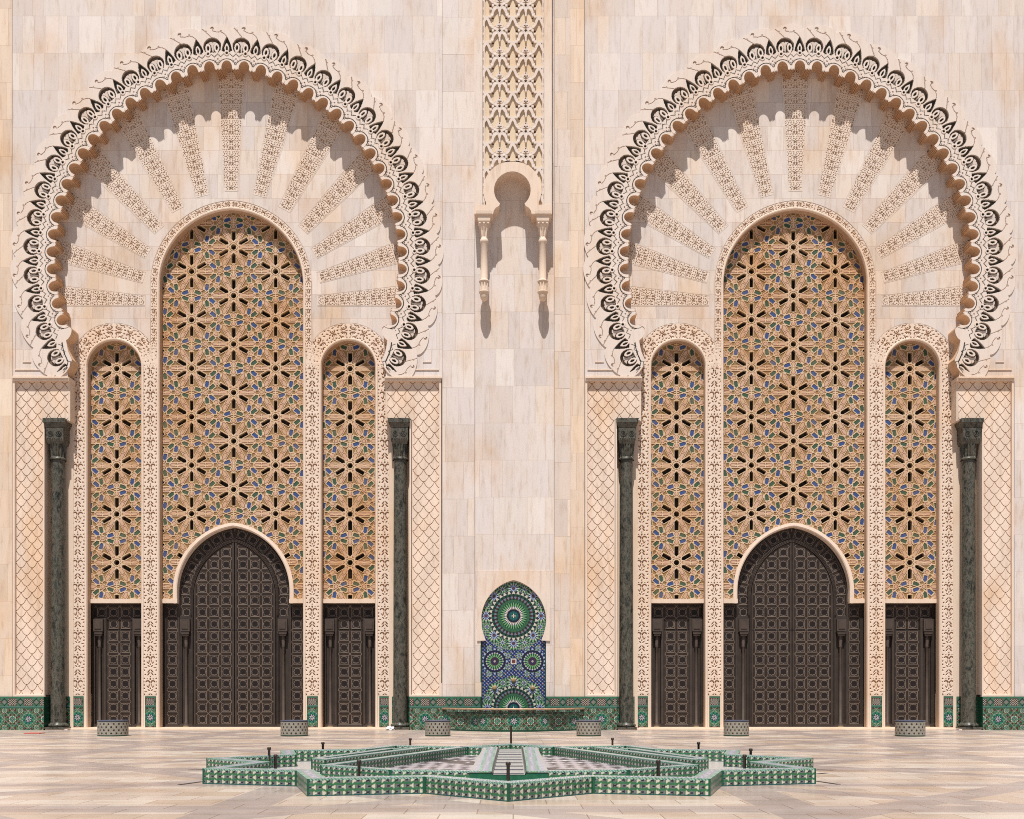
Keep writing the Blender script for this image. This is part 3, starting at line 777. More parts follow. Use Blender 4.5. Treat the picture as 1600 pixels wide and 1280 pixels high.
    for s_ in (-1, 1):
        k = kx(YP)
        def scales(x0, x1, y0, y1, nm, par):
            xs = np.arange(x0, x1 + .01, .5); ys = np.arange(y1, y0 - .01, -.5)
            L, Yp = np.meshgrid(xs, ys); Lx = L * s_
            per = 17.1; row = 9.6
            cu = (Lx + 331) / per; v = (Yp - 599.4) / row
            d = np.full(L.shape, 9.0)
            for dk in (-1, 0, 1, 2):
                kk = np.floor(v) + dk
                ph = cu + np.where(np.mod(kk, 2) == 0, .5, 0) + .25
                sn = np.abs(np.sin(np.pi * ph)) ** 0.88
                yc = kk * row + row * (sn)
                yc = np.where(True, yc, yc)
                sl_ = 1.9
                d = np.minimum(d, np.abs(v * row - yc) / (1 + .9 * np.abs(np.cos(np.pi * ph))))
            sd = d - .34
            sc_row = np.floor(v); tn = np.sin(sc_row * 12.9 + np.floor(cu * 2) * 7.3) * .05
            h = np.where(sd < 0, -.02, 0.0)
            C = np.where((sd < 0)[..., None], np.array([.29, .145, .08]), (STONE * np.array([1.04, 1.0, .95])) * (1 + tn[..., None]))
            fl = np.minimum.reduce([L - x0, x1 - L] + ([y1 - Yp] if y0 > 640 else [Yp - y0])); ed = fl < 1.4
            h = np.where(ed, .006, h); C = np.where(ed[..., None], STONE, C)
            return gridmesh(nm, L * k, YP - h, H + (HZ - Yp) * k, C, M_WALL, par)
        if s_ < 0: xa, xb, xc = -333.5, -287.5, -248
        else: xa, xb, xc = 287.5, 333.5, 248
        pil = scales(min(xa, xb), max(xa, xb), 657, 1086, 'scale_pilaster', root)
        scales(-333.5 if s_ < 0 else 248, -248 if s_ < 0 else 333.5, 595, 657, 'scale_panel', pil)
        # frame, sides, underside, niche back
        f0 = kx(0); K0 = lambda a_: s_ * a_ * f0
        def bx(a0, a1, y0, y1, z0, z1):
            p, q_ = sorted((K0(a0), K0(a1))); return (p, q_, y0, y1, z0, z1)
        z591, z596, z657, z1088 = zz(589.5), zz(595.5), zz(657), zz(1089)
        boxes('panel_frame', [bx(331.6, 334.8, -.012, YP + .02, z1088, z596), bx(285.2, 334.8, -.010, YP + .02, z1088, zz(1085.5)), bx(285.2, 287.6, -.008, YT, zz(1085.5), z657)], STONE * np.array([1.03, .98, .92]), M_CARVE, pil)
        boxes('lintel', [bx(246.2, 334.8, -.055, YT - .01, z596, z591), bx(246.9, 334.4, -.10, -.05, zz(591.6), z591 + .004)], STONE * np.array([1.02, .97, .9]), M_CARVE, pil)
        boxes('corbel_core', [bx(262, 334, .22, YT - .01, z591, zz(545))], STONE, M_CARVE, pil)
        boxes('foot_moulding', [bx(330.2, 331.4, -.030, .01, zz(577.5), zz(503)), bx(289, 331.4, -.032, .01, zz(578.6), zz(577.2)), bx(318.4, 319.4, -.026, .01, zz(565.6), zz(547)), bx(306, 319.4, -.028, .01, zz(566.4), zz(565.2)), bx(252, 334, -.018, .01, zz(589.4), zz(587.2))], STONE * np.array([1.0, .96, .9]), M_CARVE, pil)
        boxes('panel_side', [bx(247.6, 285.3, YP + .03, YT - .004, z657, z596 - .004), bx(246.9, 248.6, YP - .002, YT - .004, z657, z596 - .004)], STONE * np.array([1, .95, .87]), M_CARVE, pil)
        boxes('niche_back', [bx(250, 287, YT - .02, YT + .2, 0, z657)], STONE * np.array([.98, .92, .83]), M_CARVE, pil)
        a0, a1 = sorted((s_ * 285.5, s_ * 360.0))
        tb = tile_base('tile_base', a0, a1, 1088.5, 1141.6, -.05, pil, l_shift=s_ * 310)
        boxes('base_core', [bx(285.4, 360, -.045, YT, 0.0, zz(1088.8))], GREEN * .5, M_TILE, tb)
        b0, b1 = sorted((s_ * 251.5, s_ * 284.5))
        tile_base('tile_base', b0, b1, 1088.5, 1138, YT - .035, pil, l_shift=s_ * 270)
        boxes('plinth_step', [bx(249, 284, -.02, YT, 0.0, .05)], STONE, M_CARVE, pil)
    boxes('threshold', [(-249 * kx(0), 249 * kx(0), .28, YD + .3, 0.0, .055), (-249 * kx(0), 249 * kx(0), .52, YD + .3, .055, .10)], STONE * np.array([1, .92, .82]), M_CARVE, root)
    boxes('joint_backing', [(-338 / S, -334 / S, .05, .06, 0, zz(-150))], STONE * .5, M_CARVE, root)
    # solid mass behind the screens so that the openings stay dark
    boxes('core_wall', [(-362 / S, 336.0 / S, YD + .16, YD + 3, 0, zz(-150))], STONE * .8, M_CARVE, root)
    return root

left = build_portal(11)
tag(left, 'left-hand carved stone portal, horseshoe arch over three pierced screens and dark doors', 'portal', 'pair of horseshoe-arched portals')
right = copy_tree(left); right.location.x = PC
right['label'] = 'right-hand carved stone portal, horseshoe arch over three pierced screens and dark doors'
build_portal_wall(left, 21); build_portal_wall(right, 77)

# ================================================================== GREEN MARBLE COLUMNS
def build_column():
    root = empty('marble_column', (0, 0, 0)); u = 1 / S
    Y = 0.0; YY = .36
    z = lambda y: zz(y, YY)
    sh = lathe('shaft', [(z(1131), 11.3 * u), (z(1000), 11.0 * u), (z(720), 10.2 * u)], 0, 0, (1, 1, 1), M_MARBLE, root, seg=40)
    lathe('neck', [(z(720), 12.0 * u), (z(718), 12.4 * u), (z(716), 11.0 * u), (z(715), 11.0 * u), (z(697), 12.6 * u), (z(693), 13.4 * u)], 0, 0, (1, 1, 1), M_MARBLE, root, seg=160, flute=16, fl_d=2.0 * u, fl_z=(z(715.5), z(692)))
    # block capital with scrolls
    bm = bmesh.new()
    def frust(zb, zt, rb, rt):
        vs = [bm.verts.new((sx * r, sy * r, zz_)) for zz_, r in ((zb, rb), (zt, rt)) for sx, sy in ((-1, -1), (1, -1), (1, 1), (-1, 1))]
        for f in ((3, 2, 1, 0), (4, 5, 6, 7), (0, 1, 5, 4), (1, 2, 6, 5), (2, 3, 7, 6), (3, 0, 4, 7)): bm.faces.new([vs[i] for i in f])
    frust(z(696), z(690), 11.5 * u, 13.6 * u); frust(z(690), z(671.5), 13.6 * u, 13.6 * u)
    for sx in (-1, 1):
        for (r0, th) in ((4.3, .9), (2.2, .8)):
            ret = bmesh.ops.create_cone(bm, cap_ends=False, segments=20, radius1=r0 * u, radius2=r0 * u, depth=.05,
                                        matrix=Matrix.Translation((sx * 6.6 * u, -13.6 * u, z(680.5))) @ Matrix.Rotation(R_(90), 4, 'X'))
            ret2 = bmesh.ops.create_cone(bm, cap_ends=False, segments=20, radius1=(r0 - th) * u, radius2=(r0 - th) * u, depth=.05,
                                         matrix=Matrix.Translation((sx * 6.6 * u, -13.6 * u, z(680.5))) @ Matrix.Rotation(R_(90), 4, 'X'))
            # ring face between the two tubes
            o1 = [v for v in ret['verts'] if v.co.y < -13.6 * u]; o2 = [v for v in ret2['verts'] if v.co.y < -13.6 * u]
            key = lambda v: math.atan2(v.co.z - z(680.5), v.co.x - sx * 6.6 * u)
            o1.sort(key=key); o2.sort(key=key)
            for i in range(len(o1)): bm.faces.new((o1[i], o1[(i + 1) % len(o1)], o2[(i + 1) % len(o1)], o2[i]))
    for a in range(-3, 4):
        x = a * 3.6 * u
        bmesh.ops.create_icosphere(bm, subdivisions=1, radius=1.25 * u, matrix=Matrix.Translation((x, -13.7 * u, z(688.6 - .25 * abs(a)))))
    me = bpy.data.meshes.new('capital'); bm.to_mesh(me); bm.free(); link('capital', me, M_MARBLE, root)
    bm = bmesh.new()
    frust(z(671.3), z(664), 13.8 * u, 16.6 * u); frust(z(664), z(657.6), 17.2 * u, 17.2 * u)
    me = bpy.data.meshes.new('abacus'); bm.to_mesh(me); bm.free(); link('abacus', me, M_MARBLE, root)
    tor = [(z(1136), 12.5 * u)] + [(z(1133.4 + 2.6 * math.cos(t)), (12.6 + 2.5 * math.sin(t)) * u) for t in np.linspace(0.1, math.pi - .1, 10)] + [(z(1129), 12 * u)]
    lathe('base', tor, 0, 0, (1, 1, 1), M_MARBLE, root, seg=40)
    boxes('plinth', [(-15.5 * u, 15.5 * u, -15.5 * u, 15.5 * u, .05, z(1135.8))], (1, 1, 1), M_MARBLE, root)
    return root
c0 = build_column()
CL = ['green marble column beside the fish-scale pilaster at the far left edge of the photo',
      'green marble column right of the left portal doors, nearest the mosaic fountain on its left',
      'green marble column left of the right portal doors, nearest the mosaic fountain on its right',
      'green marble column beside the fish-scale pilaster at the far right edge of the photo']
for i, x in enumerate((-PC - 269.3 / S, -PC + 269.3 / S, PC - 269.3 / S, PC + 269.3 / S)):
    c = c0 if i == 0 else copy_tree(c0)
    c.location = (x, .36, 0)
    tag(c, CL[i], 'column', 'green marble columns flanking the portals')

# ================================================================== WALL BETWEEN THE PORTALS
fw = empty('facade_wall', (0, 0, 0))
tag(fw, 'tall travertine block wall between the two portals behind the mosaic fountain', 'wall')
k0 = kx(0)
mos_in = lambda l, y: ((np.abs(l) < 50.5) & (y > 1002)) | (inside_arch(l - .5, y, 50.5, 969, 61) & (y < 1003))
kp = lambda l, y: ~(mos_in(l, y))
block_wall('wall_facing', -111, -60.5, -150, 1089, 0.004, M_WALL, fw, seed=31, widths=(35, 17.5, 35, 26), yoff=27, jit=.002)
block_wall('wall_facing', -59.8, 63.5, -150, 1089, 0.02, M_WALL, fw, seed=39, widths=(36, 52, 28, 36, 18), yoff=24, keep=kp, cell=1.6)
block_wall('wall_facing', 64.2, 88.6, -150, 1089, 0.0, M_WALL, fw, seed=35, widths=(24.4,), yoff=28, tint=(1.0, .96, .90), jit=.002)
boxes('wall_core', [(-61.5 / S, -58.8 / S, .036, .05, 0, zz(-150)), (62.5 / S, 65.2 / S, .036, .05, 0, zz(-150)), (-112 / S, 90 / S, .35, 4, 0, zz(-150))], STONE * .55, M_CARVE, fw)
tbl = tile_base('tile_base', -116, -50.5, 1088.5, 1141.6, -.048, fw, l_shift=-120)
tile_base('tile_base', 50.5, 90, 1088.5, 1141.6, -.048, fw, l_shift=40)
boxes('base_core', [(-116 / S, -50.6 / S, -.044, .05, 0, zz(1089)), (50.6 / S, 90 / S, -.044, .05, 0, zz(1089))], GREEN * .5, M_TILE, tbl)
# wall carried on beyond both portals
ow = block_wall('outer_wall', -1300, -810, -150, 1141, .06, M_WALL, None, seed=41)
tag(ow, 'plain travertine wall running on past the left edge of the photo', 'wall')
ow2 = block_wall('outer_wall', 783.0, 1300, -150, 1141, .02, M_WALL, None, seed=43)
tag(ow2, 'plain travertine wall running on past the right edge of the photo', 'wall')

# ================================================================== HANGING LATTICE PANEL WITH ITS SMALL ARCH
hp = empty('lattice_bay', (0, 0, zz(334, -.8)))
tag(hp, 'projecting bay of carved lattice over a small keyhole arch with two hanging colonnettes', 'bay')
YB = -.80; kb = kx(YB); hz0 = hp.location.z
def sebka(L, Yp):
    px, py = 41.0, 39.4
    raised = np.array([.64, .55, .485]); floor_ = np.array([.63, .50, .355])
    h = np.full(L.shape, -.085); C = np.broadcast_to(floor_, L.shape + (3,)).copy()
    def put(mk, hh, cc):
        nonlocal h, C
        h = np.where(mk, hh, h); C = np.where(mk[..., None], cc, C)
    best = {}
    for ox, oy in ((0, 0), (px / 2, py / 2)):
        x = wrap(L, -21.5 + ox, px); y = -(wrap(Yp, 47.0 + oy, py)); a = np.abs(x)   # y upwards from a crossing
        main = (ox == 0)
        # ribs leaving the crossing: spread quickly, then steep, meeting again in a pointed arch
        if main:
            for yk, xk, up in (((0, 1.5, 3.4, 5.8, 8.6, 12, 15, 17.4, 19.7), (0, 3.6, 7.6, 11.6, 14.2, 15.8, 16.9, 18.3, 20.5), 1), ((0, 2.2, 5, 9, 13, 16, 17.2, 18.2, 19.7), (0, 3.6, 7.0, 9.8, 11.2, 12.0, 13.4, 16, 20.5), -1)):
                best_d = np.full(L.shape, 99.0)
                for q in range(len(yk) - 1):
                    x0_, y0_, x1_, y1_ = xk[q], up * yk[q], xk[q + 1], up * yk[q + 1]
                    vx, vy = x1_ - x0_, y1_ - y0_
                    s_ = np.clip(((a - x0_) * vx + (y - y0_) * vy) / (vx * vx + vy * vy), 0, 1)
                    best_d = np.minimum(best_d, np.hypot(a - x0_ - s_ * vx, y - y0_ - s_ * vy))
                put(best_d < 2.3, 0.0, raised)
            put((a > 11.5) & (a < 16) & (y > 7) & (y < 12) , -.003, raised)
        if main:
            # stem and twin arches below the crossing
            put((a < 1.5) & (y < -2) & (y > -17), -.004, raised)
            ar_ = np.hypot(a - 5.8, (y + 9.0) / 1.25); put((np.abs(ar_ - 4.9) < 1.3) & (y > -10), -.004, raised)
            put((np.abs(a - 10.6) < 1.3) & (y < -8) & (y > -14), -.004, raised)
            put((a > 9) & (a < 14.5) & (np.abs(y + 13) < 1.6), -.004, raised)
            # trefoil above it
            tre = np.minimum.reduce([np.hypot(x, y - 11.5), np.hypot(a - 3.2, y - 7.8)]); put(tre < 3.0, -.01, raised)
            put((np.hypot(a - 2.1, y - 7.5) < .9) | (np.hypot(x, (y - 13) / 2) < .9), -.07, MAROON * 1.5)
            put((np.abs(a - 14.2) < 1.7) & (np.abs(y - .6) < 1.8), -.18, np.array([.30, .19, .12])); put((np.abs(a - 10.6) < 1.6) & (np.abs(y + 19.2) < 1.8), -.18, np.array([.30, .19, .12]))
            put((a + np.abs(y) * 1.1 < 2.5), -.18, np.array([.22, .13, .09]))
            put((a > 5.0) & (a < 9.0) & (y > 3) & (y < 6), -.006, raised); put((a > 8.5) & (a < 12.5) & (y > -2) & (y < 2.2), -.006, raised)
            put((a > 12) & (a < 16) & (y > -7) & (y < -3.5), -.006, raised)
    return h, C
xs = np.arange(-47.6, 48.2, .5); ys = np.arange(322, -150, -.5)
L, Yp = np.meshgrid(xs, ys); h, C = sebka(L, Yp)
ln = (np.abs(np.abs(L - .3) - 46.0) < 1.3); h = np.where(ln, .0, h); C = np.where(ln[..., None], np.array([.66, .545, .465]), C)
rl = np.hypot(L + 1.5, (Yp - 295) * np.where(Yp < 295, .95, 1))
keep = ((rl > 42.5) & (Yp < 321)); keep = keep[:-1, :-1] & keep[1:, 1:]
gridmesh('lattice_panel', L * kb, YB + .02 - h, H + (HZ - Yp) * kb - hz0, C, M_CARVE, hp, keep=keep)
zt = zz(-150, YB) - hz0
zb320 = zz(320, YB) - hz0; zb334 = 0.0
boxes('side_strip', [(-61 * kb, -48 * kb, YB, .02, zb320, zt)], STONE * np.array([.98, .99, 1.0]), M_WALL, hp)
boxes('side_strip', [(48.2 * kb, 60.2 * kb, YB, .02, zb320, zt)], STONE * np.array([.99, .99, .98]), M_WALL, hp)
# keyhole arch ring and imposts as one outline
cxn = -1.5; pts = []
ri, ro_ = 28.6, 45.5
def key_arc(r, a0, a1, n, peak):
    out = []
    for t_ in np.linspace(a0, a1, n):
        x = cxn + r * math.cos(R_(t_)); yy = 297 - r * math.sin(R_(t_)) * (1.0 if math.sin(R_(t_)) < 0 else 1 + peak * max(0, math.sin(R_(t_))) ** 10)
        out.append((x, yy))
    return out
inner = key_arc(ri, 228, -48, 60, -.02 + .03)
outer = key_arc(ro_, -28, 208, 60, -.03)
pts = [(-61, 334.2), (-31.5, 334.2), (-30.6, 329.5), (-27.5, 325.0), (-22.4, 322.0)] + inner + [(19.4, 322.0), (24.5, 325.0), (27.6, 329.5), (28.5, 334.2), (60.2, 334.2), (60.2, 320.2), (39.5, 320.2)] + outer[1:-1] + [(-42.5, 320.2), (-61, 320.2)]
prism('keyhole_arch', [(x * kb, zz(y, YB) - hz0) for x, y in pts], YB - .012, .03, STONE * np.array([1.03, .97, .9]), M_WALL, hp)
ringp = key_arc(ri + 12.5, 215, -35, 60, .0)
def pendant(x):
    Y = -.48; u = kx(Y); cx = x * u; z = lambda y: zz(y, Y) - hz0
    r = lambda v: v * u
    stc = STONE * np.array([1.0, .95, .88])
    p = lathe('pendant_colonnette', [(z(471), .1 * u), (z(470), r(3.4)), (z(467), r(5.6)), (z(462), r(6.4)), (z(458.5), r(6.6)), (z(458), r(8.2)), (z(456.5), r(8.4)), (z(455), r(7.0)), (z(452), r(6.8)), (z(441.5), r(6.9)), (z(441), r(8.2)), (z(439.5), r(8.3)), (z(438), r(6.0)), (z(437), r(5.6)), (z(381.5), r(5.3)), (z(380), r(6.2)), (z(378), r(6.6)), (z(375.5), r(6.4)), (z(374), r(5.2)), (z(371), r(5.0))], cx, Y, stc, M_CARVE, hp, seg=28)
    lathe('leaf_collar', [(z(455.5), r(7.4)), (z(441.2), r(7.4))], cx, Y, stc, M_CARVE, p, seg=96, flute=9, fl_d=r(1.5), fl_z=(z(455.4), z(441.0)))
    bm = bmesh.new()
    def frust(zb, zt, rb, rt):
        vs = [bm.verts.new((cx + sx * rr, Y + sy * rr, q)) for q, rr in ((zb, rb), (zt, rt)) for sx, sy in ((-1, -1), (1, -1), (1, 1), (-1, 1))]
        for f in ((3, 2, 1, 0), (4, 5, 6, 7), (0, 1, 5, 4), (1, 2, 6, 5), (2, 3, 7, 6), (3, 0, 4, 7)): bm.faces.new([vs[i] for i in f])
    frust(z(353), z(349), r(7.5), r(9.6)); frust(z(349), z(338.6), r(9.6), r(10.2)); frust(z(338.6), z(334.6), r(12.3), r(12.6))
    for sx in (-1, 0, 1):
        bmesh.ops.create_icosphere(bm, subdivisions=2, radius=r(1.7), matrix=Matrix.Translation((cx + sx * r(6.5), Y - r(8.0), z(352.5))))
    me = bpy.data.meshes.new('pendant_capital'); bm.to_mesh(me); bm.free(); set_col(me, stc); link('pendant_capital', me, M_CARVE, p)
    lathe('leaf_collar', [(z(372), r(5.4)), (z(362), r(6.8)), (z(353), r(8.6))], cx, Y, stc, M_CARVE, p, seg=96, flute=8, fl_d=r(2.0), fl_z=(z(372.5), z(353.5)))
pendant(-45.5); pendant(46.0)

# ================================================================== MOSAIC WALL FOUNTAIN
wf = empty('wall_fountain', (0, 0, 0))
tag(wf, 'mosaic-tiled wall fountain with a bowed green basin in the middle of the wall', 'fountain')
def mandala(u, v, R0):
    """big rosette: radius R0 in pixels"""
    r = np.hypot(u, v) / R0 * 37.0; an = np.degrees(np.arctan2(v, u)) + .001
    st = [(0, 3.0, CREAM * 1.2, BLACK, 4 / 32), (3.0, 6.4, TEAL * 1.2, TEAL * .7, .25), (6.4, 7.2, BLACK, TEAL, 1), (7.2, 10.2, NAVY * .4, BLACK, .5), (10.2, 11.4, CREAM * 1.1, MAROON, 1), (11.4, 14.2, CREAM * 1.15, NAVY * .7, 1), (14.2, 20.0, LGREEN * .95, GREEN * .35, 1),
          (20.0, 24.0, GREEN * .7, LGREEN * .3, 1), (24.0, 25.5, BLACK, GREEN * .6, 1), (25.5, 29, MAROON * .5, PALEB * .45, 1), (29, 33, BLACK, GREEN * .5, 1), (33, 37, CREAM * .9, BLACK * 2, 1)]
    return rings(r, an, 32, st)
def small_ros(u, v, R0, k=12, blue=True):
    r = np.hypot(u, v) / R0 * 10.0; an = np.degrees(np.arctan2(v, u))
    st = [(0, 1.6, MAROON * 1.5, MAROON, 1), (1.6, 2.6, NAVY * .6, BLACK, 1), (2.6, 3.8, PALEB, NAVY, 1), (3.8, 6.6, PALEB * 1.2, NAVY * .35, 1), (6.6, 8.2, CREAM, GREEN * .6, 1), (8.2, 11.5, LGREEN, BLACK * 2, 1)] if blue else \
         [(0, 1.0, MAROON * 1.5, CREAM, 1), (1.0, 4.2, NAVY * .7, MAROON * .6, .8), (4.2, 7.6, LGREEN * 1.0, GREEN * .35, 1), (7.6, 8.8, CREAM * .8, NAVY, 1), (8.8, 11.0, NAVY * .4, BLACK, 1), (11.0, 12.8, PALEB, NAVY * .5, 1)]
    return rings(r, an, k, st)
def mosaic(L, Yp):
    u = L - .5; C = np.broadcast_to(NAVY * .8, L.shape + (3,)).copy()
    fine = np.sin(u * 1.15) * np.sin((Yp - 1033.5) * 1.15)
    C = np.where((fine > .62)[..., None], PALEB, C); C = np.where((fine < -.66)[..., None], BLACK, C); C = np.where((np.abs(fine) < .07)[..., None], np.array([.05, .08, .26]), C)
    gold = (np.sin(u * .58) * np.sin((Yp - 1033.5) * .58)) > .88; C = np.where(gold[..., None], OCHRE, C)
    fg = np.sin(u * 1.1 + 1) * np.sin(Yp * 1.1)
    Cg = np.where((fg > .35)[..., None], GREEN * 1.1, np.where((fg < -.45)[..., None], NAVY * .8, LGREEN * .55)); Cg = np.where((np.abs(fg) < .10)[..., None], CREAM * .7, Cg)
    arcz = (np.hypot(u, Yp - 962.5) < 54) | (np.hypot(u, Yp - 1107) < 49)
    C = np.where(arcz[..., None], Cg, C)
    def over(res):
        nonlocal C
        cc, mk = res; C = np.where(mk[..., None], cc, C)
    for cy, Rs in ((962.5, 43), (1107.0, 41)):
        for a in np.arange(0, 360, 45):
            over(small_ros(u - Rs * math.cos(R_(a)), Yp - cy - Rs * math.sin(R_(a)), 9.6))
        for a in np.arange(22.5, 360, 45):
            over(small_ros(u - (Rs + 2) * math.cos(R_(a)), Yp - cy - (Rs + 2) * math.sin(R_(a)), 4.6, 8))
        over(mandala(u, Yp - cy, 38.5 if cy < 1000 else 35.5))
    for s_ in (-1, 1):
        over(small_ros(u - s_ * 29.5, Yp - 1033.5, 16.0, 20, False))
        for dy in (-21, 20): over(small_ros(u - s_ * 21, Yp - 1033.5 - dy, 4, 8)); over(small_ros(u - s_ * 38, Yp - 1033.5 - dy, 4, 8))
        for dy in (-9, 9): over(small_ros(u - s_ * 8.5, Yp - 1033.5 - dy, 4.2, 8))
    sq = np.maximum(np.abs(u), np.abs(Yp - 1033.5)); C = np.where((np.abs(sq - 3.6) < .7)[..., None], CREAM, C); C = np.where((sq < 2.9)[..., None], MAROON * 1.3, C)
    return C
Ym = .09
xs = np.arange(-52.5, 53.6, .4); ys = np.arange(1125, 904, -.4); L, Yp = np.meshgrid(xs, ys)
C = mosaic(L, Yp)
edge = (np.abs(np.abs(L - .5) - 50.2) < 1.2) & (Yp > 1003); C = np.where(edge[..., None], GREEN * .4, C)
gridmesh('mosaic_panel', L * kx(Ym), Ym + 0 * L - .001 * (C.sum(-1) > .6), H + (HZ - Yp) * kx(Ym), C, M_TILE, wf)
# stone surround with a slim edge of its own
Pn = [(x + .5, y) for x, y in arch_line(50.8, 970, 63.5, 970, 1.0)]
low = [(-44.5 + .5 - 6.3 * math.cos(t) , 962 + 40 * t / 1.2) for t in np.linspace(0, 1.2, 10)]
lowl = [(.5 - 50.8 + 7.5 * (q ** 1.7), 970 + 31 * q) for q in np.linspace(0, 1, 12)][1:]
left_side = lowl[::-1] + Pn + [(1.0 - x, y) for x, y in lowl]
outer_rect = [(57.5, 1001.5), (57.5, 893), (-56.5, 893), (-56.5, 1001.5)]
prism('mosaic_surround', [(x * kx(0), zz(y)) for x, y in left_side + outer_rect], -.03, Ym + .02, STONE * np.array([.99, .98, .97]), M_WALL, wf)
# bowed basin
u_ = np.linspace(0, math.pi, 90)
bw, bb = 63.5 / S, 2.1
arcx = -bw * np.cos(u_) + 1.0 / S; arcy = -bb * np.sin(u_) ** .55
s = np.concatenate([[0], np.cumsum(np.hypot(np.diff(arcx), np.diff(arcy)))])
ss = np.linspace(0, s[-1], 420); ax_ = np.interp(ss, s, arcx); ay_ = np.interp(ss, s, arcy)
zv = np.linspace(0, zz(1110, -1.5), 66); Sg, Zg = np.meshgrid(ss, zv)
C = zellige((Sg - s[-1] / 2) * S, (zv.mean() - Zg) * S); C = np.where((Zg < .07)[..., None], GREEN * .35, C)
gridmesh('basin_wall', np.broadcast_to(ax_, Sg.shape), np.broadcast_to(ay_, Sg.shape) - .045, Zg, C, M_TILE, wf)
def slab(name, hw, bow, z0, z1, mat, col, n=60, inner=.25, cxs=0.0):
    t_ = np.linspace(-1, 1, n); x = t_ * hw + cxs; yo = -bow * (1 - t_ ** 2) - .05; yi = np.minimum(yo + inner, -.02)
    prof = [(yi, z0), (yi, z1), (yo + .02, z1), (yo, z1 - .02), (yo, z0 + .02), (yo + .02, z0), (yi, z0)]
    X = np.array([x for _ in prof]); Yy = np.array([p[0] for p in prof]); Z = np.array([np.full(n, p[1]) for p in prof])
    return gridmesh(name, X[::-1], Yy[::-1], Z[::-1], col, mat, wf)
zl = zz(1107.5, -1.4)
slab('basin_lip', 112.0 / S, 2.25, zl - .05, zl + .025, M_COPPER, (1, 1, 1), cxs=0)
def bow_tiles(name, hw, bow, off):
    t_ = np.linspace(-1, 1, 300); zv = np.linspace(0, zz(1112, -.3), 60); T, Z = np.meshgrid(t_, zv)
    C = zellige(T * hw * S + off, (zv.mean() - Z) * S); C = np.where((Z < .06)[..., None], GREEN * .35, C)
    gridmesh(name, T * hw, -.055 - bow * (1 - T ** 2), Z, C, M_TILE, wf)
bow_tiles('basin_bench', 109 / S, 1.85, 6)
# water surface just under the lip
t_ = np.linspace(-1, 1, 40); bm = bmesh.new()
vs = [bm.verts.new((x * 108 / S, -2.2 * (1 - x * x) - .02, zl - .2)) for x in t_]; bm.faces.new(vs)
me = bpy.data.meshes.new('basin_floor'); bm.to_mesh(me); bm.free(); set_col(me, TEAL * .8); link('basin_floor', me, M_CARVE, wf)
for px, py in ((802.5, 1063.5), (772.5, 1075.5), (832.5, 1075.5)):
    z = zz(py); x = wx(px, 0)
    bm = bmesh.new()
    bmesh.ops.create_cone(bm, cap_ends=True, segments=18, radius1=4.2 / S, radius2=2.2 / S, depth=.07, matrix=Matrix.Translation((x, .06, z)) @ Matrix.Rotation(R_(90), 4, 'X'))
    bmesh.ops.create_cone(bm, cap_ends=True, segments=14, radius1=1.5 / S, radius2=1.2 / S, depth=.2, matrix=Matrix.Translation((x, -.02, z)) @ Matrix.Rotation(R_(90), 4, 'X'))
    me = bpy.data.meshes.new('water_spout'); bm.to_mesh(me); bm.free(); link('water_spout', me, M_BRASS, wf)

# ================================================================== ROUND TILED SEATS
def build_seat():
    root = empty('tiled_seat'); rr = .60; hh = .56
    th = np.linspace(0, 2 * math.pi, 241); zv = np.linspace(0, hh, 46); T, Z = np.meshgrid(th, zv)
    per = .196; u = T * rr; rowh = .115; row = np.floor((Z - .055) / rowh); cu = wrap(u, np.where(np.mod(row, 2) == 0, 0, per * .5), 2 * math.pi * rr / round(2 * math.pi * rr / per))
    dv = (Z - .055) - (row + .5) * rowh
    dot = np.hypot(cu, dv) < .037 * (1 + .15 * np.cos(6 * np.arctan2(dv, cu)))
    C = np.where(dot[..., None], np.array([.022, .016, .014]), np.array([.27, .245, .20]))
    C = np.where((Z < .04)[..., None], GREEN * .3, C); C = np.where((Z > hh - .03)[..., None], BLACK * 2, C)
    gridmesh('tiled_drum', rr * np.cos(T), rr * np.sin(T), Z, C, M_TILE, root)
    bm = bmesh.new(); bmesh.ops.create_circle(bm, cap_ends=True, segments=48, radius=rr + .005)
    e = bmesh.ops.extrude_face_region(bm, geom=bm.faces[:]); bmesh.ops.translate(bm, vec=(0, 0, .03), verts=[v for v in e['geom'] if isinstance(v, bmesh.types.BMVert)])
    bmesh.ops.translate(bm, vec=(0, 0, hh), verts=bm.verts[:]); bmesh.ops.recalc_face_normals(bm, faces=bm.faces[:])
    me = bpy.data.meshes.new('seat_top'); bm.to_mesh(me); bm.free(); set_col(me, np.array([.09, .10, .15])); link('seat_top', me, M_TILE, root)
    return root
s0 = build_seat()
SEATS = [(176.5, 1151.0, 'low round dotted seat in front of the leftmost small door', 46), (460, 1151, 'low round dotted seat in front of the right jamb of the left portal main door', 42.5),
         (684, 1151, 'low round dotted seat just left of the mosaic wall fountain', 39.5), (920, 1151, 'low round dotted seat just right of the mosaic wall fountain', 38.5),
         (1150.5, 1151, 'low round dotted seat in front of the left jamb of the right portal main door', 39), (1422, 1151.3, 'low round dotted seat in front of the rightmost small door', 45)]
for i, (px, py, lb, wd) in enumerate(SEATS):
    o = s0 if i == 0 else copy_tree(s0)
    d = F * H / (py - HZ); y = d - D + .6
    sc_ = wd * (y + D) / F / 1.2
    o.location = ((px - CX) * (y + D) / F, y, 0); o.scale = (sc_, sc_, 1.0); o.rotation_euler = (0, 0, R_(i * 3.7))
    tag(o, lb, 'seat', 'round tiled seats along the facade')

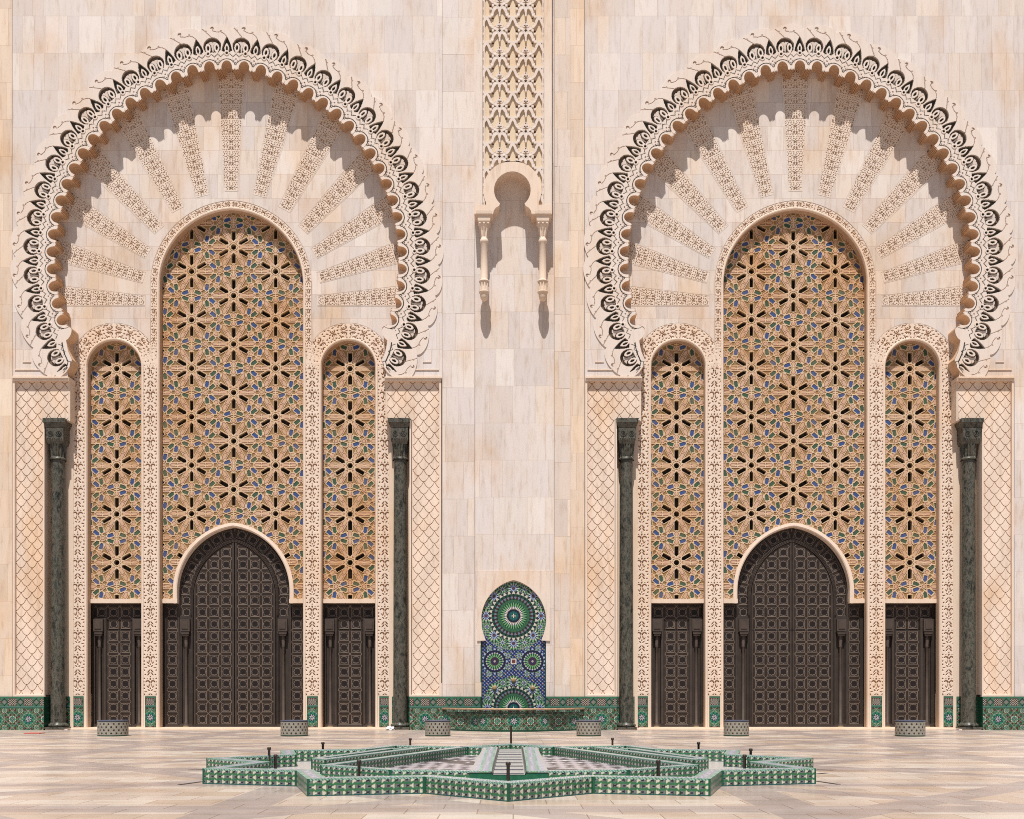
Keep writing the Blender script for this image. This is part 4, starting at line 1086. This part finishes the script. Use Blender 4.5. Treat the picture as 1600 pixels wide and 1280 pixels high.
# ================================================================== STAR POOL
dcen = 21.46; YC = dcen - D; RS = 6.15; HW_ = .27
PX = -.07
pool = empty('star_pool', (PX, YC, 0))
tag(pool, 'low twelve-pointed star fountain pool clad in green patterned tiles in the foreground', 'fountain pool')
def tri_tiles(u, v, hh):
    """three rows of cream triangles on green, u along the wall in m, v height"""
    per = .150; row = np.floor(v / hh * 3); dv = (v / hh * 3 - row - .5)
    sgn = np.where(row == 1, -1, 1); x = wrap(u * 1.0, np.where(row == 1, per * .5, 0), per) / per * sgn
    C = np.broadcast_to(np.array([.045, .135, .05]), u.shape + (3,)).copy()
    C = np.where((np.abs(dv) > .40)[..., None], GREEN * 1.1, C)
    C = np.where(((x > .0) & (np.abs(dv) < .34))[..., None], GREYB * .55, C)
    tri = (x > -.40) & (x < .04) & (np.abs(dv) < (.04 - x) * .92); C = np.where(tri[..., None], CREAM * 1.0, C)
    hg = (x >= .04) & (x < .34) & (np.abs(dv) < .07 + 1.3 * np.abs(x - .19)) & (np.abs(dv) < .30); C = np.where(hg[..., None], BLACK, C)
    C = np.where((np.hypot((x - .30), dv) < .07)[..., None], CREAM, C)
    C = np.where((v < .014)[..., None], TEAL * .8, C)
    rope = np.mod(u / .05 + v / .05, 1) < .5
    C = np.where((v > hh - .026)[..., None], np.where(rope[..., None], np.array([.35, .50, .42]), GREEN * .9), C)
    return C
def wall_face(V, Q, Cc, p, q, z0, z1, flip=False):
    ln = math.hypot(q[0] - p[0], q[1] - p[1]); nu = max(4, int(ln / .014)); nv = 22
    u = np.linspace(0, ln, nu); v = np.linspace(z0, z1, nv); U, Vv = np.meshgrid(u, v)
    X = p[0] + (q[0] - p[0]) * U / ln; Y = p[1] + (q[1] - p[1]) * U / ln
    C = tri_tiles(U - ln / 2 * 0, Vv - z0, z1 - z0)
    edge = (np.minimum(U, ln - U) < .03); C = np.where(edge[..., None], GREEN * .6, C)
    n0 = sum(len(v_) for v_ in V)
    idx = np.arange(nu * nv).reshape(nv, nu) + n0
    qd = np.stack([idx[:-1, :-1], idx[:-1, 1:], idx[1:, 1:], idx[1:, :-1]], -1).reshape(-1, 4)
    V.append(np.stack([X, Y, Vv], -1).reshape(-1, 3)); Q.append(qd); Cc.append(C.reshape(-1, 3))
def cap_quad(V, Q, Cc, a, b, c, d, z):
    """coping between outer edge a-b and inner edge d-c"""
    a, b, c, d = map(np.array, (a, b, c, d)); ln = np.linalg.norm(b - a); nu = max(6, int(ln / .02)); nv = 11
    s_ = np.linspace(0, 1, nu); t_ = np.linspace(0, 1, nv); Sg, T = np.meshgrid(s_, t_)
    Pq = (a[None, None] * (1 - Sg[..., None]) + b[None, None] * Sg[..., None]) * (1 - T[..., None]) + (d[None, None] * (1 - Sg[..., None]) + c[None, None] * Sg[..., None]) * T[..., None]
    u = Sg * ln; C = np.broadcast_to(np.array([.25, .28, .27]), Sg.shape + (3,)).copy()
    rope = np.mod(u / .05, 1) < .5; ed = (T < .16) | (T > .84)
    C = np.where(ed[..., None], np.where(rope[..., None], np.array([.35, .50, .42]), GREEN), C)
    chk = np.mod(np.floor(u / .035) + np.floor(T * 12), 2) == 0
    C = np.where(((T > .36) & (T < .64))[..., None], np.where(chk[..., None], NAVY * 2.2, CREAM * 1.1), C)
    n0 = sum(len(v_) for v_ in V); idx = np.arange(nu * nv).reshape(nv, nu) + n0
    qd = np.stack([idx[:-1, :-1], idx[:-1, 1:], idx[1:, 1:], idx[1:, :-1]], -1).reshape(-1, 4)
    V.append(np.concatenate([Pq, np.full(Sg.shape + (1,), z)], -1).reshape(-1, 3)); Q.append(qd); Cc.append(C.reshape(-1, 3))
def offset_poly(P, t):
    out = []; n = len(P)
    for i in range(n):
        p0, p1, p2 = np.array(P[i - 1]), np.array(P[i]), np.array(P[(i + 1) % n])
        d1 = (p1 - p0) / np.linalg.norm(p1 - p0); d2 = (p2 - p1) / np.linalg.norm(p2 - p1)
        n1 = np.array([-d1[1], d1[0]]); n2 = np.array([-d2[1], d2[0]]); b_ = n1 + n2; b_ /= np.linalg.norm(b_)
        out.append(tuple(p1 + b_ * t / max(.35, np.dot(b_, n1))))
    return out
def build_walls(name, P, t, z0, z1, parent):
    Pi = offset_poly(P, t); V = []; Q = []; Cc = []; n = len(P)
    for i in range(n):
        a, b_ = P[i], P[(i + 1) % n]; ai, bi = Pi[i], Pi[(i + 1) % n]
        wall_face(V, Q, Cc, a, b_, z0, z1); wall_face(V, Q, Cc, bi, ai, z0, z1); cap_quad(V, Q, Cc, a, b_, bi, ai, z1)
    return raw_mesh(name, np.concatenate(V), np.concatenate(Q), np.concatenate(Cc), M_TILE, parent)
def star(R0, rho, n=12):
    return [((R0 if i % 2 == 0 else R0 * rho) * math.sin(math.pi * i / n), -(R0 if i % 2 == 0 else R0 * rho) * math.cos(math.pi * i / n)) for i in range(2 * n)]
outerP = star(RS, .825)
build_walls('outer_wall', outerP, .30, 0, HW_, pool)
def up_(px, py, z): d = F * (H - z) / (py - HZ); return ((px - CX) * d / F - PX, d - D - YC)
def mir(P): return [(-x, y) for x, y in P][::-1]
# two inner basins on each side of the middle channel
A = [up_(768, 1205.5, HW_), up_(775, 1167, HW_), up_(722, 1166, HW_), up_(500, 1195, HW_), up_(609, 1203, HW_)]
A = A[::1]
def ccw(P):
    ar = sum(P[i][0] * P[(i + 1) % len(P)][1] - P[(i + 1) % len(P)][0] * P[i][1] for i in range(len(P)))
    return P if ar > 0 else P[::-1]
B = [up_(486, 1184.5, HW_), up_(508, 1187, HW_), up_(668, 1167.5, HW_), up_(600, 1169.5, HW_)]
floorC = []
for P0 in (A, B):
    for P1 in (P0, mir(P0)):
        Pq = ccw(P1); iw = build_walls('inner_basin', Pq, .22, .012, HW_, pool)
        Pi = offset_poly(Pq, .1)
        xs_ = [p[0] for p in Pi]; ys_ = [p[1] for p in Pi]
        gx, gy = np.meshgrid(np.arange(min(xs_), max(xs_), .045), np.arange(min(ys_), max(ys_), .045))
        ins = np.zeros(gx.shape, bool)
        for i in range(len(Pi)):
            (xa, ya), (xb, yb) = Pi[i], Pi[(i + 1) % len(Pi)]
            cr = ((ya > gy) != (yb > gy)) & (gx < (xb - xa) * (gy - ya) / (yb - ya + 1e-12) + xa); ins ^= cr
        q = wrap(gx + gy * .5, 0, .62) / .62; p_ = wrap(gx - gy * .5, 0, .62) / .62
        dia = (np.floor((gx + gy * .5) / .31) + np.floor((gx - gy * .5) / .31)) % 2
        C = np.where((dia == 0)[..., None], np.array([.40, .355, .37]), np.array([.055, .042, .055])); C = np.where((np.hypot(q, p_) < .13)[..., None], np.array([.7, .68, .66]), C)
        st_ = (np.mod(np.floor(gx * 1.1 + gy * .9), 5) == 0) & (dia == 0); C = np.where(st_[..., None], np.array([.045, .032, .03]), C)
        kp_ = ins[:-1, :-1] & ins[1:, 1:]
        fl = gridmesh('basin_floor', gx, gy, np.full(gx.shape, .06), C, M_TILE, iw, keep=kp_)
# moat floor and middle channel
bm = bmesh.new(); rim_ = [bm.verts.new((x, y, .008)) for x, y in offset_poly(outerP, .12)]; cv = bm.verts.new((0, 0, .008))
for i in range(len(rim_)): bm.faces.new((cv, rim_[i], rim_[(i + 1) % len(rim_)]))
me = bpy.data.meshes.new('moat_floor'); bm.to_mesh(me); bm.free(); set_col(me, np.array([.42, .38, .36])); link('moat_floor', me, M_TILE, pool)
yf, yk = up_(802, 1206, HW_)[1], up_(802, 1167, HW_)[1]
gx, gy = np.meshgrid(np.arange(-.66, .661, .02), np.arange(yf, yk, .03)); ax = np.abs(gx)
C = np.broadcast_to(np.array([.36, .345, .32]), gx.shape + (3,)).copy()
st_ = np.mod(gy, .95) < .30; C = np.where(((ax < .26) & st_)[..., None], np.array([.022, .025, .05]), C)
C = np.where(((ax > .27) & (ax < .31))[..., None], BLACK * 2, C); C = np.where(((ax > .36) & (ax < .47))[..., None], np.array([.20, .36, .15]), C)
chk = np.mod(np.floor(gx / .03) + np.floor(gy / .06), 2) == 0; C = np.where(((ax > .5) & (ax < .62))[..., None], np.where(chk[..., None], NAVY * 2, CREAM * 1.2), C)
zc = np.where(ax < .27, HW_ - .05, HW_ - .01)
gridmesh('middle_channel', gx, gy, zc, C, M_TILE, pool)
boxes('channel_base', [(-.655, .655, yf + .005, yk - .005,   .01, HW_ - .055), (-.648, -.275, yf + .012, yk - .012, .02, HW_ - .014), (.275, .648, yf + .012, yk - .012, .02, HW_ - .014)], GREEN * .8, M_TILE, pool)
# nozzles: (x, y top, y bottom)
NOZ = [(420.5, 1167.5, 1192), (430.5, 1179, 1201.5), (504.5, 1159.5, 1180), (561, 1187.5, 1213), (641, 1153.5, 1167.5), (798.5, 1133, 1168), (794, 1190.5, 1222), (957, 1153, 1167.5), (1091.5, 1159.5, 1180), (1028.5, 1187.5, 1213.5), (1163.5, 1179, 1201.5), (1173, 1169.5, 1190)]
nz = None
for px, yt, yb in NOZ:
    # the visible foot meets a rim or the floor: place by the star's own rings
    zf = HW_ if False else .01
    d = F * (H - (HW_ - .02 if (yb - HZ) * 1 < 0 else .12)) / (yb - HZ)
    x = (px - CX) * d / F - PX; y = d - D - YC; ztop = H - (yt - HZ) * d / F
    nz = lathe('water_nozzle', [(.01, .028), (ztop - .06, .028), (ztop - .05, .042), (ztop - .012, .042), (ztop, .03), (ztop, .005)], x, y, np.array([.055, .040, .032]), M_METAL, pool, seg=14)
# dark drain slots running off the tips of the star
for a, b_ in (((280, 1226.5), (316.5, 1221.5)), ((294, 1203.3), (321, 1202.6)), ((1276, 1221.0), (1311, 1226)), ((1276, 1203.0), (1302, 1203.6)), ((1277, 1209.5), (1293, 1208))):
    P = []
    for px, py in (a, b_): d = F * H / (py - HZ); P.append(Vector(((px - CX) * d / F, d - D)))
    dv = (P[1] - P[0]).normalized(); nn = Vector((-dv.y, dv.x)) * .05
    bm = bmesh.new(); bm.faces.new([bm.verts.new((*q, .004)) for q in (P[0] - nn, P[1] - nn, P[1] + nn, P[0] + nn)])
    if bm.faces[:][0].normal.z < 0: bmesh.ops.reverse_faces(bm, faces=bm.faces[:])
    me = bpy.data.meshes.new('drain_slot'); bm.to_mesh(me); bm.free(); tag(link('drain_slot', me, M_DARK), kind='structure')

# ================================================================== SMALL THINGS LEFT ON THE PAVING
bm = bmesh.new(); bmesh.ops.create_icosphere(bm, subdivisions=3, radius=.17)
for v in bm.verts:
    f = 1 + .25 * math.sin(v.co.x * 31 + v.co.y * 17) * math.sin(v.co.z * 27 + 1.3)
    v.co = Vector((v.co.x * 1.15 * f, v.co.y * f, max(0, v.co.z * .6 * f + .07)))
me = bpy.data.meshes.new('plastic_bag'); bm.to_mesh(me); bm.free(); o = link('plastic_bag', me, M_CLOTH)
o.location = (wx(610), .12 - .25, 0); tag(o, 'crumpled white plastic bag lying at the foot of the tiled pier', 'bag')
d = F * H / (1146.3 - HZ)
bm = bmesh.new(); bmesh.ops.create_cube(bm, size=1, matrix=Matrix.Translation(((54 - CX) * d / F, d - D, .015)) @ Matrix.Diagonal((24 * d / F, .55, .03, 1)))
bmesh.ops.bevel(bm, geom=bm.edges[:], offset=.008, segments=1)
me = bpy.data.meshes.new('floor_mat'); bm.to_mesh(me); bm.free(); o = link('floor_mat', me, M_RED); tag(o, 'thin red mat lying on the paving before the leftmost tiled base', 'mat')
